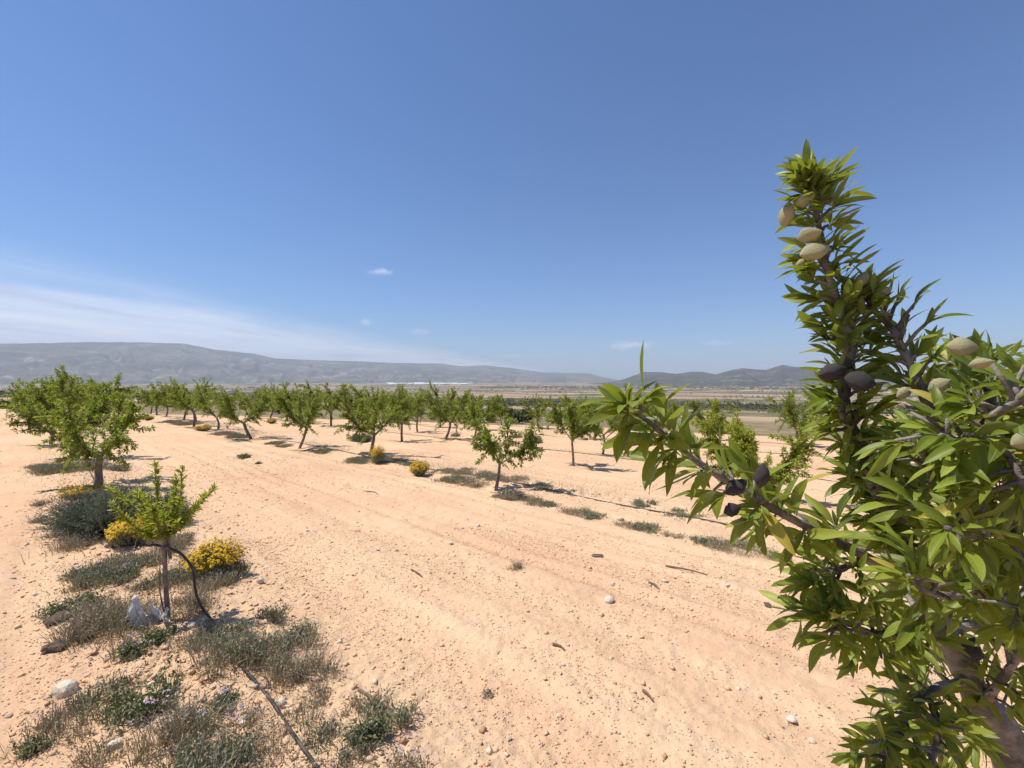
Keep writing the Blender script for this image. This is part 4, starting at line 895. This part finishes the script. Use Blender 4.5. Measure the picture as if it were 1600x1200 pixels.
# white plastic at the sapling foot
g = np.random.default_rng(8); ns, nh = 22, 14; V = []; Fs = []
for i in range(ns):
    a = i / (ns - 1)
    for j in range(nh):
        h_ = j / (nh - 1); topz = .06 + .17 * math.exp(-((a - .22) / .12) ** 2) + .10 * math.exp(-((a - .62) / .10) ** 2) + .06 * math.exp(-((a - .95) / .08) ** 2)
        w = (1 - h_ * .35); xx = (a - .55) * .26 * (.75 + .25 * w); yy = -.02 - .05 * math.sin(a * 6) * w + .03 * math.sin(h_ * 5 + a * 9)
        V.append((xx + g.normal(0, .005), yy + g.normal(0, .009), -.015 + topz * h_ + g.normal(0, .004)))
for i in range(ns - 1):
    for j in range(nh - 1): Fs.append((i * nh + j, (i + 1) * nh + j, (i + 1) * nh + j + 1, i * nh + j + 1))
me = mesh_np('plastic_sheet', V, Fs); o = link('plastic_sheet', me, M_plastic, None, (SAP.x - .07, SAP.y - .05, SAP.z)); smooth(me, False)
md = o.modifiers.new('thick', 'SOLIDIFY'); md.thickness = .002
tag(o, 'crumpled torn white plastic sheet at the foot of the sapling', 'plastic sheet')

# ------------------------------------------------------------------ beyond the orchard
def blob_tree(g, n=260):
    P = unit(g.normal(0, 1, (n, 3))) * (g.uniform(.55, 1.0, (n, 1))) * (.5, .5, .5) * (1 + .25 * g.normal(size=(n, 1))) ; P[:, 2] += .55
    V, Fc = leaf_verts(P, unit(g.normal(0, 1, (n, 3))), unit(g.normal(0, 1, (n, 3))), g.uniform(.16, .30, n), g.uniform(.08, .16, n)); return V, Fc
g = np.random.default_rng(123)
bush_v = []
for q in range(4):
    V, Fc = blob_tree(g, 420); cm = mesh_np('crown', V, Fc); fattr(cm, 'tint', np.repeat(g.random(len(V) // 4), 4)); tm = tube_mesh('trunk', [tube(catmull([(0, 0, -.1), (0, 0, .2), (.03, 0, .5)], 3), .035, 5)]); bush_v.append((tm, cm))
nbush = 0
for q in range(400):
    x = g.uniform(-75, 60); ey = float(np.interp(x, fe[:, 0], fe[:, 1])); y = ey + 2.5 + g.uniform(0, 1) ** 1.6 * 55
    if y < 12 or x / y * 700 + 800 > 1650 or x / y * 700 + 800 < -80: continue
    if fbm(np.array([x * .09]), np.array([y * .09]), 7, 2)[0] < -.15: continue
    s = g.uniform(.7, 1.9) * (1.0 if y - ey > 8 else .75); tm, cm = bush_v[q % 4]
    o = empty('wild_bush', (x, y, H(x, y)), g.uniform(0, 6.28), s); o.scale = (s, s, s * g.uniform(.7, 1.1)); tag(o, 'dark wild bush on the scrubby slope past the orchard edge', 'bush', 'wild bushes past the orchard edge'); link('trunk', tm, M_bark, o); tag(link('crown', cm, M_far if q % 3 else M_leafm, o), kind='stuff'); nbush += 1
    if nbush >= 70: break
# valley trees (orchard grids, hedges and pine belts) as one mass
V0, F0 = blob_tree(np.random.default_rng(4), 26); protosT = [blob_tree(np.random.default_rng(40 + q), 26) for q in range(6)]
pts = []
for q in range(70):
    r = math.exp(g.uniform(math.log(220), math.log(3200))); a = R(g.uniform(-56, 58)); cx, cy = math.sin(a) * r, math.cos(a) * r
    w = g.uniform(60, 220) * (1 + r / 2500); d = g.uniform(30, 90) * (1 + r / 2500); sp = g.uniform(6, 9) * (1 + r / 1500); th = R(16) + g.normal(0, .2)
    ds = 0
    for i in np.arange(-w / 2, w / 2, sp):
        for j in np.arange(-d / 2, d / 2, sp): 
            if g.random() < .85: pts.append((cx + i * math.cos(th) - j * math.sin(th) + g.normal(0, .4), cy + i * math.sin(th) + j * math.cos(th) + g.normal(0, .4), g.uniform(2.2, 3.6) * (1 + r / 4000)))
for q in range(2600):
    r = math.exp(g.uniform(math.log(150), math.log(4200))); a = R(g.uniform(-58, 60)); x, y = math.sin(a) * r, math.cos(a) * r
    if fbm(np.array([x / 160]), np.array([y / 90]), 17, 2)[0] > .02: pts.append((x, y, g.uniform(2.0, 5.0) * (1 + r / 2500)))
for q in range(1500):  # pine belt under the near hills
    a = R(g.uniform(-4, 40)); r = g.normal(2350, 260); pts.append((math.sin(a) * r, math.cos(a) * r, g.uniform(6, 11)))
pts = np.array(pts); 
if len(pts) > 14000: pts = pts[g.permutation(len(pts))[:14000]]
n = len(pts); PVt = np.stack([p[0] for p in protosT]); k = g.integers(0, 6, n); s = pts[:, 2]; zz = base_h(pts[:, 0], pts[:, 1])
Vt = PVt[k] * s[:, None, None] * np.stack([np.ones(n) * 1.15, np.ones(n) * 1.15, g.uniform(.6, 1.0, n)], 1)[:, None, :] + np.stack([pts[:, 0], pts[:, 1], zz - .1], 1)[:, None, :]
nv = Vt.shape[1]; Ft = (F0[None] + (np.arange(n) * nv)[:, None, None]).reshape(-1, 3)
me = mesh_np('valley_trees', Vt.reshape(-1, 3), Ft); fattr(me, 'tint', np.repeat(g.random(n), nv))
tag(link('valley_trees', me, M_far), 'far orchards, hedges and pines dotted over the valley floor', 'trees', kind='stuff')
print('valley trees', n, 'far almond', cnt, 'bushes', nbush)

# far buildings: white sheds and farmhouses
def box_mesh(name, x0, x1, y0, y1, z0, z1):
    V = [(x, y, z) for x in (x0, x1) for y in (y0, y1) for z in (z0, z1)]
    return mesh_np(name, V, [(0, 1, 3, 2), (4, 6, 7, 5), (0, 4, 5, 1), (2, 3, 7, 6), (0, 2, 6, 4), (1, 5, 7, 3)])
def gable_mesh(name, w, d, z, rise, ov=.4):
    a, b_ = w / 2 + ov, d / 2 + ov
    V = [(-a, -b_, z), (a, -b_, z), (a, b_, z), (-a, b_, z), (-a, 0, z + rise), (a, 0, z + rise), (-a, -b_, z - .3), (a, -b_, z - .3), (a, b_, z - .3), (-a, b_, z - .3)]
    me = bpy.data.meshes.new(name); me.from_pydata(V, [], [(0, 1, 5, 4), (2, 3, 4, 5), (0, 4, 3), (1, 2, 5), (0, 6, 7, 1), (2, 8, 9, 3), (3, 9, 6, 0), (1, 7, 8, 2), (6, 9, 8, 7)]); me.update(); return me
def building(x, y, w, d, h, shed, label, group, rz):
    z = float(base_h(np.array([x]), np.array([y]))[0]); nm = 'farm_shed' if shed else 'farmhouse'
    o = empty(nm, (x, y, z - .5), rz); tag(o, label, 'shed' if shed else 'house', group)
    link('wall', box_mesh('wall', -w / 2, w / 2, -d / 2, d / 2, -1, h), M_wall, o); link('roof', gable_mesh('roof', w, d, h + .02, d * .16), M_shed if shed else M_roof, o)
    for i in range(3):
        xx = -w * .32 + i * w * .32; link('window', box_mesh('window', xx - w * .05, xx + w * .05, -d / 2 - .06, -d / 2 + .1, h * .4, h * .75), M_pane, o)
for q in range(20):
    u = 612 + q * 6.2 + g.normal(0, 3); r = g.uniform(3500, 4300); a = math.atan((u - 800) / 700); building(math.sin(a) * r, math.cos(a) * r, g.uniform(40, 110), g.uniform(18, 34), g.uniform(6, 10), True, 'long white shed in the cluster at the foot of the long range', 'white sheds under the range', g.normal(.1, .25))
for q in range(26):
    u = g.choice([g.uniform(330, 620), g.uniform(780, 960), g.uniform(960, 1250)]); r = g.uniform(1500, 2600); a = math.atan((u - 800) / 700); building(math.sin(a) * r, math.cos(a) * r, g.uniform(10, 22), g.uniform(8, 12), g.uniform(4, 7), False, 'small pale farmhouse scattered over the valley floor', 'farmhouses in the valley', g.uniform(-.5, .5))

# ------------------------------------------------------------------ haze
hz = mesh_np('haze', [(x, y, z) for x in (-12600, 12600) for y in (-12600, 12600) for z in (-75, 640)], [(0, 1, 3, 2), (4, 6, 7, 5), (0, 4, 5, 1), (2, 3, 7, 6), (0, 2, 6, 4), (1, 5, 7, 3)])
m = mat('haze'); b = NB(m); pv = b.n('ShaderNodeVolumePrincipled'); pv.inputs['Color'].default_value = (.82, .885, 1.0, 1); pv.inputs['Density'].default_value = 1.15e-4; pv.inputs['Anisotropy'].default_value = 0.0
b.t.links.new(pv.outputs[0], b.out.inputs['Volume'])
tag(link('haze', hz, m), 'thin pale blue haze over the whole valley', 'haze', kind='stuff')
